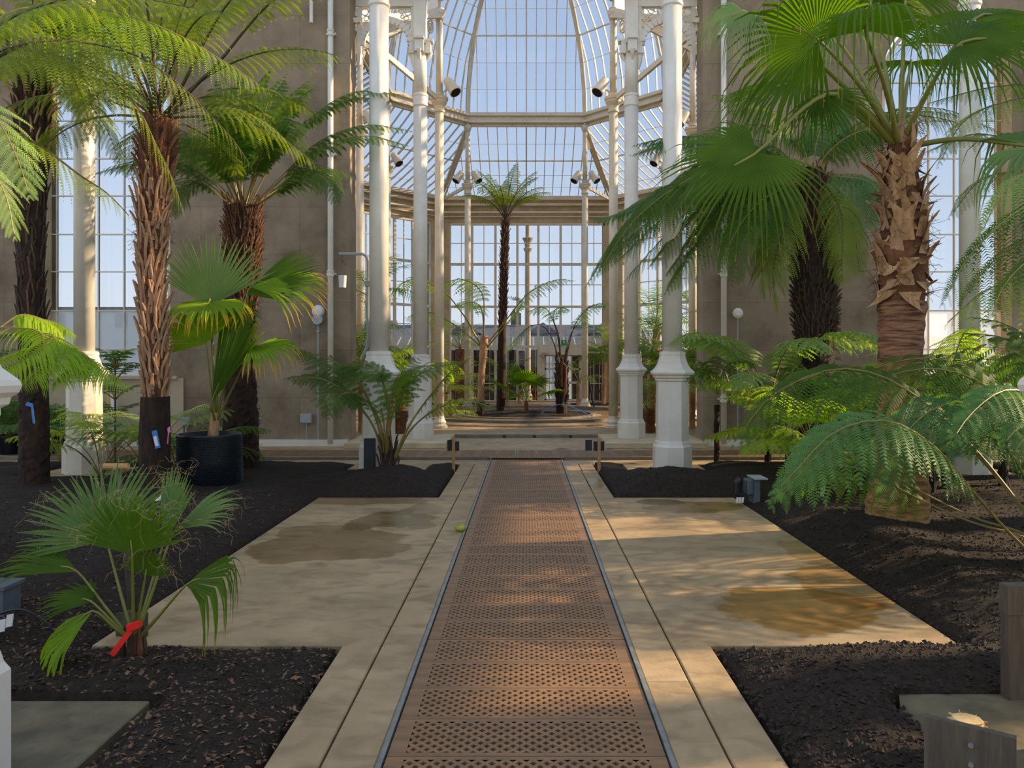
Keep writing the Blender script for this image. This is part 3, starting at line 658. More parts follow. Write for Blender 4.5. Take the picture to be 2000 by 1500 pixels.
def house(label,x0,x1,y,h,hr,gable=True,m=None,mr=None,wins=True,dep=8):
    r=thing('distant_building',label,'building',(0,y,0));b=MB();b.box(x0,x1,0,dep,-.7,h);b.build('walls',m or M_ren,r)
    b=MB();cy=dep/2
    b.add([(x0-.2,-.3,h),(x1+.2,-.3,h),(x1+.2,cy,hr),(x0-.2,cy,hr),(x0-.2,dep+.3,h),(x1+.2,dep+.3,h)],[(0,1,2,3),(3,2,5,4),(0,3,4),(1,5,2)]);b.build('roof',mr or M_slate,r)
    if wins:
        n=max(1,int((x1-x0)/2.4))
        for i in range(n):
            xx=x0+(i+.5)*(x1-x0)/n;b=MB();b.box(xx-.5,xx+.5,-.06,.02,h-1.6,h-.5);b.build('window',M_dwin,r)
    return r
h_=house('long grey slate-roofed building with dormers beyond the glazed end wall',-11,8.6,56,3.0,4.5)
for xx in(-4.5,1.2,5.6):
    b=MB();b.box(xx-1,xx+1,.2,3,2.8,3.7);b.add([(xx-1.2,.1,3.7),(xx+1.2,.1,3.7),(xx,.1,4.5),(xx-1.2,3.6,3.7),(xx+1.2,3.6,3.7),(xx,3.6,4.5)],[(0,1,2),(0,2,5,3),(1,4,5,2)]);b.build('dormer',M_slate,h_)
for xx in(-7,-.8,6.9):
    b=MB();b.box(xx-.4,xx+.4,3.6,4.4,4.0,5.4);b.box(xx-.25,xx-.05,3.9,4.1,5.4,5.7);b.box(xx+.05,xx+.25,3.9,4.1,5.4,5.7);b.build('chimney',M_kerb,h_)
gh=thing('glasshouse','low pale glasshouse with white bars outside beyond the end wall','building',(0,44,0))
b=MB()
for k in range(24):
    x=-8+k*.6;b.box(x-.03,x+.03,0,.06,-.6,2.4);b.bar((x,0,2.4),(x,2,3.1),.05,.05)
b.box(-8,6,0,.06,2.35,2.45);b.box(-8,6,0,.06,1.5,1.56);b.bar((-8,2,3.1),(6,2,3.1),.08,.08);b.build('frame',M_white,gh)
b=MB();b.add([(-8,.03,-.6),(6,.03,-.6),(6,.03,2.4),(-8,.03,2.4)],[(0,1,2,3)]);b.add([(-8,0,2.4),(6,0,2.4),(6,2,3.1),(-8,2,3.1)],[(0,1,2,3)]);b.build('panes',M_frost,gh)
house('white flat-topped building seen through the left arched window',-46,-26,62,6.0,6.2,mr=M_ren)
house('pale low building with snow-grey roofs outside the right arched window',24,50,55,1.6,3.6,mr=mat('pale_roof',(190,198,206),None,.7))
house('white rendered house beyond the rotunda left windows',-24,-12.5,70,3.6,5.6)
# ---------------- plant builders ----------------
def frond(spine,pl,npin=None,t0=.25,nsub=18,pw=.17,droop=.3,ang=(80,45),r0=.012,perp=None,prof=None,fill=.78,curl=.25,seed=0,sym=1.,ns=24,upl=0,sr=.17,roll=0):
    rg=np.random.default_rng(seed+int(abs(spine[0][0]*13+spine[-1][2]*7)*10)%9999)
    sp=spline(spine,ns);H=sp[-1]-sp[0];H[2]=0
    if perp is None:
        if np.linalg.norm(H)<.05:H=np.array((1.,0,0))
        S=np.cross(H,(0,0,1));
    else: S=np.array(perp,float)
    S/=np.linalg.norm(S)
    arc=np.linalg.norm(np.diff(sp,axis=0),axis=1).sum()*(1-t0);npin=npin or max(8,int(arc/(pl*sr)));spc=arc/npin
    b=MB();b.tube(sp[:-1] if ns>8 else sp,np.linspace(r0,r0*.25,ns-1 if ns>8 else ns),5,1)
    ts=t0+(1-t0)*(np.arange(npin)+.5)/npin
    cum=np.linspace(0,1,ns);B=np.stack([np.interp(ts,cum,sp[:,k]) for k in range(3)],1)
    T=np.gradient(sp,axis=0);T/=np.linalg.norm(T,axis=1,keepdims=True);T=np.stack([np.interp(ts,cum,T[:,k]) for k in range(3)],1);T/=np.linalg.norm(T,axis=1,keepdims=True)
    Nn=np.cross(S,T);Nn*=np.where(Nn[:,2:3]<0,-1,1) if upl==0 else 1;Nn/=np.linalg.norm(Nn,axis=1,keepdims=True)
    tt=(ts-t0)/(1-t0)
    if roll:
        q=math.radians(roll)*(-1 if S[1]<0 else 1);S,Nn=S*math.cos(q)+Nn*math.sin(q),Nn*math.cos(q)-S*math.sin(q)
    Lp=pl*((.35+.65*np.minimum(1,tt/.3))*(1-tt**2.4)+.05) if prof is None else pl*prof(tt)
    an=np.radians(ang[0]+(ang[1]-ang[0])*tt)
    vs=[];Lf=[]
    M=max(nsub,3)
    u=(np.arange(M)+.5)/M
    for s in(-1,1):
        k=1. if s>0 else sym
        Lq=Lp*k*(1+.12*rg.standard_normal(npin));D=S*(s*np.sin(an))[:,None]+T*np.cos(an)[:,None]+Nn*.08*rg.standard_normal(npin)[:,None];D/=np.linalg.norm(D,axis=1,keepdims=True)
        def pos(u): return B[:,None,:]+D[:,None,:]*(Lq[:,None]*u*(1-.35*droop*u**2))[...,None]-np.array((0,0,1.))*(droop*Lq[:,None]*u**1.9)[...,None]
        if nsub:
            p=pos(u[None,:]+np.zeros((npin,1)));p2=pos(u[None,:]+.02+np.zeros((npin,1)));Dp=p2-p;Dp/=np.maximum(np.linalg.norm(Dp,axis=2,keepdims=True),1e-9)
            Q=np.cross(Dp,Nn[:,None,:]);Q/=np.maximum(np.linalg.norm(Q,axis=2,keepdims=True),1e-6)
            hb=(Lq/M*.5*fill)[:,None,None]
            for s2 in(-1,1):
                l=(np.minimum(spc*.56,Lq*.3)[:,None]*(1-u[None,:]**3.2)**.8*(.75+.25*np.minimum(1,u/.15))[None,:]*(1+.1*rg.standard_normal((npin,M))))[...,None]
                e=Q*s2*.93+Dp*.36
                dn=np.array((0,0,-1.))*curl*l
                a=p-Dp*hb;c=p+Dp*hb;tip=p+e*l+dn
                v=np.stack([a,c,tip+Dp*hb*.35,tip-Dp*hb*.35+e*l*-.12],2).reshape(-1,3);vs.append(v)
        else:
            for j in range(3):
                ua,ub=j/3,(j+1)/3
                pa=pos(np.full((npin,1),ua))[:,0];pb=pos(np.full((npin,1),ub))[:,0];wv=np.cross(D,Nn);wf=lambda x:pw*(1-x**1.6)*(.4+.6*min(1,x/.2))
                wa=(wf(ua)*Lq)[:,None];wb=(wf(ub)*Lq)[:,None]
                vs.append(np.stack([pa-wv*wa,pa+wv*wa,pb+wv*wb,pb-wv*wb],1).reshape(-1,3))
    V=np.concatenate(vs);n=len(V)//4;off=b.n;b.v.append(V);b.n+=len(V)
    f=(np.arange(n*4).reshape(-1,4)+off).tolist();b.f+=[tuple(x) for x in f];b.m+=[0]*n
    return b
def gspine(Lg,e0,e1,p=1.3,n=12,side=0):
    pt=np.zeros(3);o=[pt.copy()];
    for i in range(n):
        t=(i+.5)/n;e=math.radians(e0+(e1-e0)*t**p);pt=pt+np.array((math.cos(e),side*t*.3,math.sin(e)))*Lg/n;o.append(pt.copy())
    return o
def crown(root,top,layers,mats,az0=0,name='frond',azr=None,jit=.25,**kw):
    """layers: (count, length, e0, e1, pinna)"""
    a=az0
    for li,(cnt,Lg,e0,e1,pl) in enumerate(layers):
        ms=[frond(gspine(Lg*random.uniform(.92,1.08),e0+random.uniform(-6,6),e1+random.uniform(-10,10),side=random.uniform(-.5,.5)),pl,seed=li*5+q,perp=(0,-1,0),**kw).mesh(name,mats) for q in range(2 if cnt>3 else 1)]
        for k in range(cnt):
            az=a+(2*PI*k/cnt if azr is None else azr[0]+(azr[1]-azr[0])*(k+.5)/cnt)+random.uniform(-jit,jit)
            link(name,ms[k%len(ms)],root,top,rz=az,scale=random.uniform(.85,1.1))
        a+=.7
def pxf(root,pts,pl,mats,name='frond',**kw):
    """frond along picture-derived points (px,py,depth)"""
    kw.setdefault('roll',22);sp=[P(*q)-root.location for q in pts];return frond(sp,pl,**kw).build(name,mats,root)
def multi(root,pts,pl,mats,k=2,j=22,**kw):
    pxf(root,pts,pl,mats,**kw)
    for q in range(k-1):
        dx,dy,dz=random.uniform(-j,j),random.uniform(-j,j),random.uniform(-.5,.5);n=len(pts)-1
        pxf(root,[(p[0]+dx*i/n,p[1]+dy*i/n,p[2]+dz*i/n) for i,p in enumerate(pts)],pl*random.uniform(.8,1),mats,**kw)
def trunk(root,pts,rad,m,n=18,noise=.02,name='trunk',ring=0,freq=9,m2=None):
    sp=spline(pts,max(8,int(np.linalg.norm(np.array(pts[-1])-np.array(pts[0]))/.05)));k=len(sp)
    r=np.interp(np.linspace(0,1,k),np.linspace(0,1,len(rad)),rad);vs=[]
    for i in range(k):
        rr=r[i]*(1+ring*((i%3==0)*1.-.3)) if ring else r[i]
        for j in range(n):
            t=2*PI*j/n;q=rr*(1+noise/r[i]*random.uniform(-1,1)*(.5+.5*math.sin(t*5+i*.3)));vs.append((sp[i][0]+q*math.cos(t),sp[i][1]+q*math.sin(t),sp[i][2]+random.uniform(-.006,.006)))
    b=MB();b.add(vs,[(i*n+j,i*n+(j+1)%n,(i+1)*n+(j+1)%n,(i+1)*n+j) for i in range(k-1) for j in range(n)]+[tuple((k-1)*n+j for j in range(n))])
    return b.build(name,m,root,smooth=noise<.015),sp,r
def stubs(root,sp,r,z0,z1,cnt,Ln,rad,m,name='leaf_base',single=True,out=.3,flat=.6,mats=None,inset=.0,jl=.3):
    ml=[]
    for q in range(3):
        b=MB();c=.12*(q-1);b.tube([(0,0,-Ln*.25),(0,0,Ln*.35),(.25*Ln*out,c*Ln,Ln*.8),(.5*Ln*out,c*Ln*1.5,Ln)],[rad*1.1,rad,rad*.85,rad*.6],5)
        ml.append(b)
    ms=[b.mesh(name,m) for b in ml] if single else None
    allb=MB()
    for i in range(cnt):
        f=(i+.5)/cnt;z=z0+(z1-z0)*f;k=int(np.clip(np.searchsorted(sp[:,2],z),0,len(sp)-1));t=i*2.39996+random.uniform(-.15,.15)
        c=sp[k];rr=r[k]+inset;tilt=math.atan(out)+random.uniform(-.1,.12)
        M=Matrix.Translation((c[0]+rr*math.cos(t),c[1]+rr*math.sin(t),z+random.uniform(-.02,.02)))@Matrix.Rotation(t+random.uniform(-.3,.3),4,'Z')@Matrix.Rotation(tilt*.7,4,'Y')@Matrix.Rotation(random.uniform(-.15,.15),4,'X')@Matrix.Diagonal((1,1,random.uniform(1-jl,1+jl),1))
        if single:
            o=link(name,ms[i%3],root);o.matrix_local=M
        else:
            src=ml[i%3];V=np.concatenate(src.v);A=np.array(M);allb.add(V@A[:3,:3].T+A[:3,3],src.f)
    if not single: allb.build(name+'s',m,root,kind='stuff')
def hairs(root,sp,r,z0,z1,cnt,Ln,m,rad=.0016,name='fibres',out=.5):
    b=MB()
    for i in range(cnt):
        z=random.uniform(z0,z1);k=int(np.clip(np.searchsorted(sp[:,2],z),0,len(sp)-1));t=random.uniform(0,2*PI);c=sp[k];rr=r[k]
        p=np.array((c[0]+rr*math.cos(t),c[1]+rr*math.sin(t),z));d=np.array((math.cos(t)*out,math.sin(t)*out,random.uniform(-1,.8)));pts=[p]
        for q in range(4): d=d+RNG.standard_normal(3)*.5;d/=np.linalg.norm(d);pts.append(pts[-1]+d*Ln/4)
        b.tube(pts,rad,3,cap=False)
    b.build(name,m,root,kind='stuff')
def fan(root,base,hub,axis,normal,R,mats,seg=38,spread=150,split=.5,droop=.25,fold=.35,cup=0,pr=.012,stem=None,name='leaf',jit=.06,sag=0,fil=0,world=True,taper=1.5):
    o=np.array(root.location);hub=np.array(hub,float)-o;base=np.array(base,float)-o
    a=np.array(axis,float);a/=np.linalg.norm(a);n=np.array(normal,float);n-=a*np.dot(n,a);n/=np.linalg.norm(n);s=np.cross(a,n)
    b=MB();tips=[];sp=math.radians(spread);dt=2*sp/seg;rs_=[.03,.25,split,split+.12*(1-split),split+.4*(1-split),split+.7*(1-split),1.]
    Zd=np.array((0,0,-1.));fl=[]
    for k in range(seg):
        th=-sp+dt*(k+.5);Lr=R*(.70+.30*math.cos(th*.62))*random.uniform(1-jit,1+jit);d=a*math.cos(th)+s*math.sin(th);lt=-a*math.sin(th)+s*math.cos(th)
        dr=droop*random.uniform(.7,1.4);tw=random.uniform(-.15,.15);vs=[];ws=Lr*split*math.tan(dt/2)*1.02
        for f in rs_:
            r=Lr*f;w_=r*math.tan(dt/2)*1.02 if f<=split else ws*max(0,1-((f-split)/(1-split))**taper)+.0008
            g=max(0,(f-split*.6)/(1-split*.6));c=hub+d*r+n*cup*r*r/R+Zd*dr*Lr*g**2.6-d*(dr*.4*Lr*g**3)+lt*tw*Lr*g*g*.3
            vs+=[c-lt*w_+n*fold*w_,c-n*fold*w_,c+lt*w_+n*fold*w_];tips+=[f]*3
        m=len(rs_);b.add(vs,[(3*i+q,3*i+q+1,3*i+q+4,3*i+q+3) for i in range(m-1) for q in(0,1)])
        fl.append((vs[-2],d))
    ob=b.build(name,mats[0],root,attr=tips)
    p=MB();L_=np.linalg.norm(hub-base);mid=(hub+base)/2+np.array((0,0,sag*L_))
    p.tube(spline([base,mid,hub,hub+a*R*.22],14),np.linspace(pr*1.5,pr*.5,14),6);p.build('petiole',mats[1],ob,smooth=True)
    if fil:
        h=MB()
        for i in range(fil):
            v,d=fl[random.randrange(len(fl))];pp=hub+(v-hub)*random.uniform(.55,1);dd=d.copy();pts=[pp]
            for q in range(7): dd=dd+RNG.standard_normal(3)*.55+Zd*.25;dd/=np.linalg.norm(dd);pts.append(pts[-1]+dd*.022)
            h.tube(pts,.00035,3,cap=False)
        h.build('filaments',M_woodend,ob,kind='stuff')
    return ob
def treefern(label,x,y,zt,tr,layers,mats,az=0,cat='tree fern',m=None,stub=None,lean=(0,0),group=None,z0=0,**kw):
    r=thing('tree_fern',label,cat,(x,y,z0),group);t,sp,rr=trunk(r,[(0,0,-.05),(lean[0]*.4,lean[1]*.4,zt*.5),(lean[0],lean[1],zt)],[tr*1.2,tr,tr*.95],m or M_trunk_dark,n=12,noise=.012)
    if stub: stubs(r,sp,rr,zt*stub[0],zt,stub[1],stub[2],stub[3],stub[4],single=False)
    crown(r,(lean[0],lean[1],zt-.03),layers,mats,az0=az,**kw);return r
LO=dict(nsub=7,ns=12,sr=.2,fill=.9)
MID=dict(nsub=10,ns=16,pw=.18,fill=.85)
mD=[M_fernD,M_stem_d];mB=[M_fernB,M_stem_y];mO=[M_fernO,M_stem_d];mY=[M_fernY,M_stem_y];mP=[M_fernP,M_stem_y];mG=[M_fernD,M_stem_y]
# ================ LEFT SIDE ================
# A far-left trunk fern
r=thing('tree_fern','tall dark-trunked tree fern at far left with a small blue tag on its trunk','tree fern',(*G(68,960)[:2],0))
t,sp,rr=trunk(r,[(0,0,-.05),(-.02,0,1.5),(-.05,0,3),(-.02,0,5.3)],[.17,.165,.14,.17,.2],M_trunk_dark,noise=.015)
stubs(r,sp,rr,2.0,4.9,150,.24,.012,M_stub_dark,out=.12,inset=-.005);stubs(r,sp,rr,4.2,5.35,60,.2,.013,M_stub,single=False,out=.6)
crown(r,(-.02,0,5.25),[(11,2.3,65,-35,.45),(11,2.2,35,-60,.45),(7,1.9,5,-75,.4)],mO,nsub=20,droop=.5,fill=.95)
b=MB();pt=P(57,790,9.65-.2)-r.location;b.obox(pt,(.035,0,-.01),(0,.004,0),(0.01,0,.02));b.obox(pt+Vector((.045,0,-.12)),(.012,0,0),(0,.003,0),(.012,0,-.11));b.build('tag',M_blue,r)
# B foreground trunk
r=thing('tree_fern','large tree fern at left with thick brown cut frond stubs up its trunk','tree fern',(*G(303,975)[:2],0));y0=r.location.y
q=lambda px,py:P(px,py,y0)-r.location
t,sp,rr=trunk(r,[(0,0,-.05),q(305,850),q(297,600),q(297,450),q(305,330),q(307,225)],[.16,.135,.125,.125,.125,.14,.155,.165,.15],M_fibre,n=24,noise=.02)
b=MB();b.lathe([(.2,-.05),(.175,.1),(.165,.8),(.155,1.2)],24);
for v in b.v[0]: v[:2]*=random.uniform(.95,1.05)
b.build('dark_root_mantle',M_trunk_dark,r)
stubs(r,sp,rr,1.15,3.7,230,.27,.018,M_stub,out=.17,inset=-.006,jl=.45)
stubs(r,sp,rr,3.6,4.35,55,.24,.019,M_stub_mid,out=.35,inset=-.01,name='upper_leaf_base',single=False)
hairs(r,sp,rr,2.9,4.4,500,.16,M_fibre,.0018);hairs(r,sp,rr,.1,1.3,250,.08,M_trunk_dark,.002)
top=q(307,235)
crown(r,top,[(8,2.9,78,25,.5),(8,2.5,45,-30,.45),(7,1.9,20,-60,.4)],mO,nsub=20,droop=.45,r0=.018,t0=.35)
for pts,kw in (([(330,230,y0),(372,178,y0-.2),(430,118,y0-.4),(525,8,y0-.8),(640,-60,y0-1.2),(760,-60,y0-1.5)],dict(t0=.42)),
    ([(325,225,y0),(365,150,y0-.3),(400,80,y0-.5),(450,0,y0-.9),(520,-60,y0-1.1),(620,-40,y0-1.4)],dict(t0=.4)),
    ([(300,220,y0),(262,140,y0-.2),(250,60,y0-.3),(262,-40,y0-.4)],dict(t0=.3)),
    ([(318,225,y0),(300,140,y0),(312,60,y0),(330,-50,y0-.3)],dict(t0=.3)),
    ([(300,225,y0),(340,160,y0+.3),(350,90,y0+.5),(345,-40,y0+.6)],dict(t0=.35))):
    pxf(r,pts,.42,mO,nsub=20,droop=.55,r0=.022,**kw)
b=MB();tg=P(305,858,y0-.22)-r.location;b.obox(tg,(.028,0,.008),(0,.004,0),(-.022,0,.10));b.build('blue_tag',M_blue,r);b=MB();b.obox(tg+Vector((.0,-.006,-.02)),(.018,0,.005),(0,.002,0),(-.014,0,.055));b.build('tag_label',M_paper,r)
b=MB();tg=P(330,840,y0-.15)-r.location;b.obox(tg,(.014,0,.012),(0,.004,0),(-.005,0,.03));b.tube([tg,tg+Vector((-.01,0,-.08)),tg+Vector((-.015,0,-.16))],.007,4);b.build('pink_ribbon',M_pink,r)
# near fronds from plants off the left edge
r=thing('tree_fern','tree fern off the left edge, its long sunlit fronds arching over the top left','tree fern',(-4.6,6.2,0))
trunk(r,[(0,0,-.05),(0,0,1.8),(.05,0,3.7)],[.2,.17,.2],M_trunk_dark)
for pts,pl,kw in (([(-70,150,6.2),(0,36,6.3),(110,12,6.4),(220,22,6.6),(330,60,6.8),(440,122,7.0),(530,182,7.1)],.36,dict(t0=.1,droop=1.1,mats=mY)),
    ([(-70,140,6.2),(20,92,6.6),(130,80,7),(260,106,7.3),(350,165,7.5),(402,217,7.6),(455,273,7.7),(502,342,7.7)],.42,dict(t0=.15,droop=1.3,mats=mO)),
    ([(-70,150,6.2),(60,84,6.8),(158,95,7.3),(210,130,7.6),(245,160,7.8),(280,200,8)],.45,dict(t0=.15,droop=.9,mats=mO)),
    ([(-70,240,6.3),(28,259,6.6),(87,290,6.8),(157,343,7),(210,378,7.2),(262,432,7.3)],.36,dict(t0=.1,droop=.8,mats=mO)),
    ([(-90,130,6),(-20,60,5.8),(80,10,5.6),(220,-10,5.6),(400,20,5.7)],.4,dict(t0=.15,droop=.7,mats=mO))):
    m_=kw.pop('mats');pxf(r,pts,pl,m_,nsub=20,r0=.016,**kw)
    if pl>.4: pxf(r,[(p[0]-20*i,p[1]+12*i,p[2]+.4) for i,p in enumerate(pts)],pl,mO,nsub=20,r0=.012,droop=.9,t0=.15)
r=thing('tree_fern','fern off the left edge with pale combed fronds hanging at the left border','tree fern',(-4.0,4.6,0))
trunk(r,[(0,0,-.05),(0,0,1.4),(0,0,2.6)],[.12,.1,.12],M_trunk_dark)
for pts,pl in (([(-160,300,4.6),(-90,190,4.6),(-20,215,4.6),(30,300,4.6),(60,390,4.6)],.32),([(-160,300,4.6),(-110,260,4.7),(-40,300,4.8),(10,380,4.8),(30,470,4.8)],.3)):
    pxf(r,pts,pl,mP,nsub=22,droop=.35,t0=.15,r0=.01)
# yellow lit frond with big pinnae
r=thing('tree_fern','sunlit yellow-green fern reaching in from the left with broad drooping pinnae','tree fern',(-4.5,5.6,0))
trunk(r,[(0,0,-.05),(0,0,.8),(0,0,1.7)],[.12,.1,.12],M_trunk_dark)
yy=5.6
for pts in ([(-60,640,yy),(60,642,yy),(85,665,yy-.05),(55,680,yy-.1),(0,705,yy-.2),(-40,745,yy-.25)],[(60,650,yy),(105,655,yy),(80,680,yy-.1),(40,705,yy-.15),(5,725,yy-.2),(-20,765,yy-.2)],
    [(90,660,yy),(140,680,yy),(125,695,yy-.1),(95,710,yy-.15),(60,735,yy-.2),(40,762,yy-.2)],[(120,670,yy),(162,700,yy),(150,715,yy-.1),(130,730,yy-.1),(110,752,yy-.15)],
    [(60,650,yy),(120,662,yy),(160,690,yy),(200,718,yy),(240,746,yy),(262,765,yy)],[(0,640,yy),(40,615,yy+.1),(80,622,yy+.15),(110,640,yy+.2),(130,668,yy+.2)],[(0,650,yy+.2),(60,625,yy+.3),(110,630,yy+.4),(150,655,yy+.4)]):
    pxf(r,pts,.20,mY,name='leaflet_branch',nsub=0,npin=40,droop=.9,t0=.2,pw=.05,roll=10,ang=(85,70),r0=.006,prof=lambda t:(.6+.4*np.minimum(1,t/.2))*(1-t**3)+.1)
# C mid tree fern
r=thing('tree_fern','dark tree fern before the left concrete wall, its full crown of fronds spreading widely','tree fern',(*G(472,925)[:2],0));y0=r.location.y
t,sp,rr=trunk(r,[(0,0,-.05),(-.02,0,1.5),(0,0,2.6),(.03,0,3.85)],[.25,.24,.2,.19,.22,.23],M_trunk_dark,n=22,noise=.03)
stubs(r,sp,rr,2.4,3.85,260,.2,.011,M_stub_mid,out=.3,name='leaf_base');hairs(r,sp,rr,2.3,3.8,500,.14,M_fibre,.002)
hairs(r,sp,rr,.2,2.3,300,.1,M_trunk_dark,.003)
tx,ty=475,410
for pts,pl in (([(tx-5,ty,y0),(450,300,y0),(440,210,y0),(430,150,y0+.3)],.45),([(tx,ty,y0),(478,300,y0),(490,200,y0),(530,130,y0)],.45),([(tx+5,ty,y0),(510,310,y0-.2),(560,200,y0-.4),(610,150,y0-.7)],.48),
    ([(tx+8,ty,y0),(530,320,y0),(600,235,y0),(690,180,y0),(790,185,y0-.2)],.42),([(tx+10,ty,y0),(550,350,y0-.2),(620,290,y0-.4),(710,265,y0-.5),(800,285,y0-.6)],.45),
    ([(tx+12,ty,y0),(545,370,y0-.3),(590,325,y0-.5),(640,335,y0-.7),(672,385,y0-.8)],.38),([(tx+5,ty,y0),(560,360,y0+.4),(640,330,y0+.8),(700,350,y0+1)],.4),
    ([(tx-8,ty,y0),(430,340,y0),(380,290,y0-.1),(330,260,y0-.2),(240,265,y0-.3)],.45),([(tx-8,ty,y0),(420,360,y0-.2),(360,320,y0-.4),(290,310,y0-.5),(200,330,y0-.6)],.42),
    ([(tx-8,ty,y0),(430,385,y0-.2),(390,355,y0-.4),(350,360,y0-.6),(330,420,y0-.8)],.36),([(tx-8,ty,y0),(420,350,y0+.4),(350,280,y0+.7),(270,250,y0+.9)],.45),
    ([(tx,ty,y0),(460,330,y0-.4),(450,250,y0-.8),(440,215,y0-1.2)],.42),([(tx,ty,y0),(500,330,y0-.4),(530,260,y0-.8),(560,235,y0-1.1),(600,270,y0-1.3)],.42),
    ([(tx,ty,y0),(440,340,y0-.4),(405,280,y0-.7),(380,270,y0-.9),(355,320,y0-1.1)],.4),([(tx+3,ty,y0),(500,320,y0+.3),(520,220,y0+.6),(560,160,y0+.9)],.45),([(tx,ty,y0),(470,300,y0+.3),(465,200,y0+.5),(470,140,y0+.8)],.42)):
    multi(r,pts,pl,mG,2,30,nsub=20,droop=.4,t0=.28,r0=.011,fill=.95)
# D potted fan palm
gb_=G(390,968);pr_=.375
r=thing('potted_fan_palm','fan palm with yellow-tipped leaves growing in the big black dimpled pot','potted palm',(gb_.x,gb_.y+.3,0));py=r.location.y
b=MB();b.lathe([(.0,0.02),(pr_,.02),(pr_*.985,.4),(pr_,.70),(pr_*1.01,.72),(pr_*.97,.72),(pr_*.96,.64),(0,.62)],64,cap=False)
pot=b.build('pot',M_pot,r,smooth=True)
cone=MB();rows,cols=30,90
for i in range(rows):
    for j in range(cols):
        t=2*PI*(j+.5*(i%2))/cols;z=.035+i*.0228;c=np.array((math.cos(t),math.sin(t),0));u=np.array((-math.sin(t),math.cos(t),0));k=c*pr_*.99+np.array((0,0,z))
        cone.add([k-u*.011,k+np.array((0,0,-.010)),k+u*.011,k+np.array((0,0,.010)),k+c*.02],[(0,1,4),(1,2,4),(2,3,4),(3,0,4)])
cone.build('dimples',M_pot,pot,kind='stuff')
b=MB();b.lathe([(0,.66),(pr_*.97,.65)],24,cap=False);b.build('potting_soil',M_soil,pot)
trunk(r,[(.04,0,.62),(.05,0,.8),(.07,0,.98)],[.07,.06,.05],M_husk,n=10,noise=.008,name='stem')
bs=r.location+Vector((.07,0,.85))
mats=[M_palmY,M_stem];mats2=[M_palmP,M_stem];mats3=[M_palm,M_stem]
fan(r,bs,P(410,598,py-.1),(0,.12,1),(.0,-1,.2),0.95,mats2,seg=26,spread=62,split=.5,droop=.02,fold=.5)
fan(r,bs,P(412,590,py-.15),(.1,-.75,-.25),(0,-.25,1),.66,mats,seg=40,spread=128,split=.6,droop=.35,fold=.4)
fan(r,bs,P(402,672,py-.2),(-.45,-.1,.8),(.1,-1,.1),.55,mats,seg=26,spread=75,split=.7,droop=.1,fold=.5)
fan(r,bs,P(412,790,py-.25),(.38,0,1),(-.6,-.75,.2),1.25,mats3,seg=16,spread=26,split=.75,droop=.03,fold=.6)
fan(r,bs,P(478,575,py-.1),(1,0,.45),(-.3,-.6,.75),1.1,mats3,seg=30,spread=50,split=.5,droop=.05,fold=.4)
fan(r,bs,P(488,560,py-.2),(1,-.1,.1),(-.1,-.5,.9),1.15,mats,seg=26,spread=42,split=.45,droop=.25,fold=.4)
fan(r,bs,P(492,680,py-.3),(1,-.2,.1),(-.2,-.3,.9),.75,mats,seg=24,spread=75,split=.5,droop=.35,fold=.4)
fan(r,bs,P(430,640,py+.3),(.6,.5,.5),(-.3,.4,.8),.8,mats3,seg=28,spread=100,split=.5,droop=.3,fold=.4)
# E near small fan palm
g=G(262,1302);r=thing('fan_palm','small young fan palm with curling threads in the near left bed, red ribbon tied on','palm',(g.x,g.y,0));py=r.location.y
mp=[M_palmP,M_stem];mp3=[M_palm,M_stem]
trunk(r,[(0,0,-.03),(0,0,.08),(.01,0,.2)],[.045,.038,.03],M_stub_mid,n=12,noise=.008,name='stem')
for k in range(7):
    a=k*2.4;b=MB();b.tube([(math.cos(a)*.04,math.sin(a)*.04,-.01),(math.cos(a)*.055,math.sin(a)*.055,.1),(math.cos(a)*.045,math.sin(a)*.045,.22)],[.022,.016,.006],6);b.build('leaf_sheath',M_stub_mid if k%2 else M_stub_dark,r)
bs=r.location+Vector((0,0,.12))
def ef(hx,hy,dy,ax,nm,R,m_=mp,**kw): fan(r,bs,P(hx,hy,py+dy),ax,nm,R,m_,pr=.008,**kw)
ef(208,1055,.12,(-.45,.3,.9),(.3,-1,.35),.47,seg=34,spread=82,split=.5,droop=.04,fold=.45,fil=70)
ef(258,1082,-.18,(.0,-.2,1),(.0,-1,-.1),.33,mp3,seg=26,spread=75,split=.6,droop=.0,fold=.5,fil=60)
ef(318,1065,.1,(.2,.1,1),(-.7,-.7,.1),.42,mp,seg=18,spread=36,split=.6,droop=.02,fold=.5,fil=40)
ef(340,1036,.12,(1,.2,.65),(-.4,-.4,.8),.42,mp,seg=22,spread=42,split=.55,droop=.12,fold=.45,fil=20)
ef(284,1124,-.1,(.2,-.1,1),(0,-1,.2),.16,mp3,seg=18,spread=80,split=.6,droop=.05,fold=.5,fil=25)
ef(152,1117,0,(-1,-.05,.35),(.2,-.3,1),.42,mp3,seg=20,spread=35,split=.6,droop=.18,fold=.4,fil=10)
ef(180,1176,-.08,(-1,.1,.25),(.1,-.3,1),.27,mp3,seg=20,spread=60,split=.5,droop=.15,fold=.4)
ef(182,1193,-.12,(-.5,-.25,-.4),(-.6,-.5,.8),.40,[M_palmY,M_stem],seg=20,spread=48,split=.6,droop=.65,fold=.4)
ef(363,1143,-.1,(.9,-.1,.42),(-.2,-.35,.9),.40,mp3,seg=24,spread=52,split=.65,droop=.65,fold=.4)
b=MB();a=P(262,1222,py-.09)-r.location;c=P(218,1280,py-.12)-r.location;b.bar(a,c,.028,.004,(0,1,0));b.obox(a,(.03,0,.01),(0,.02,0),(-.005,0,.016));b.build('red_ribbon',M_red,r)
b=MB();a=P(278,1302,py-.1)-r.location;b.obox(a,(.011,0,-.006),(0,.004,0),(.004,.008,.02));b.build('label',M_paper,r)
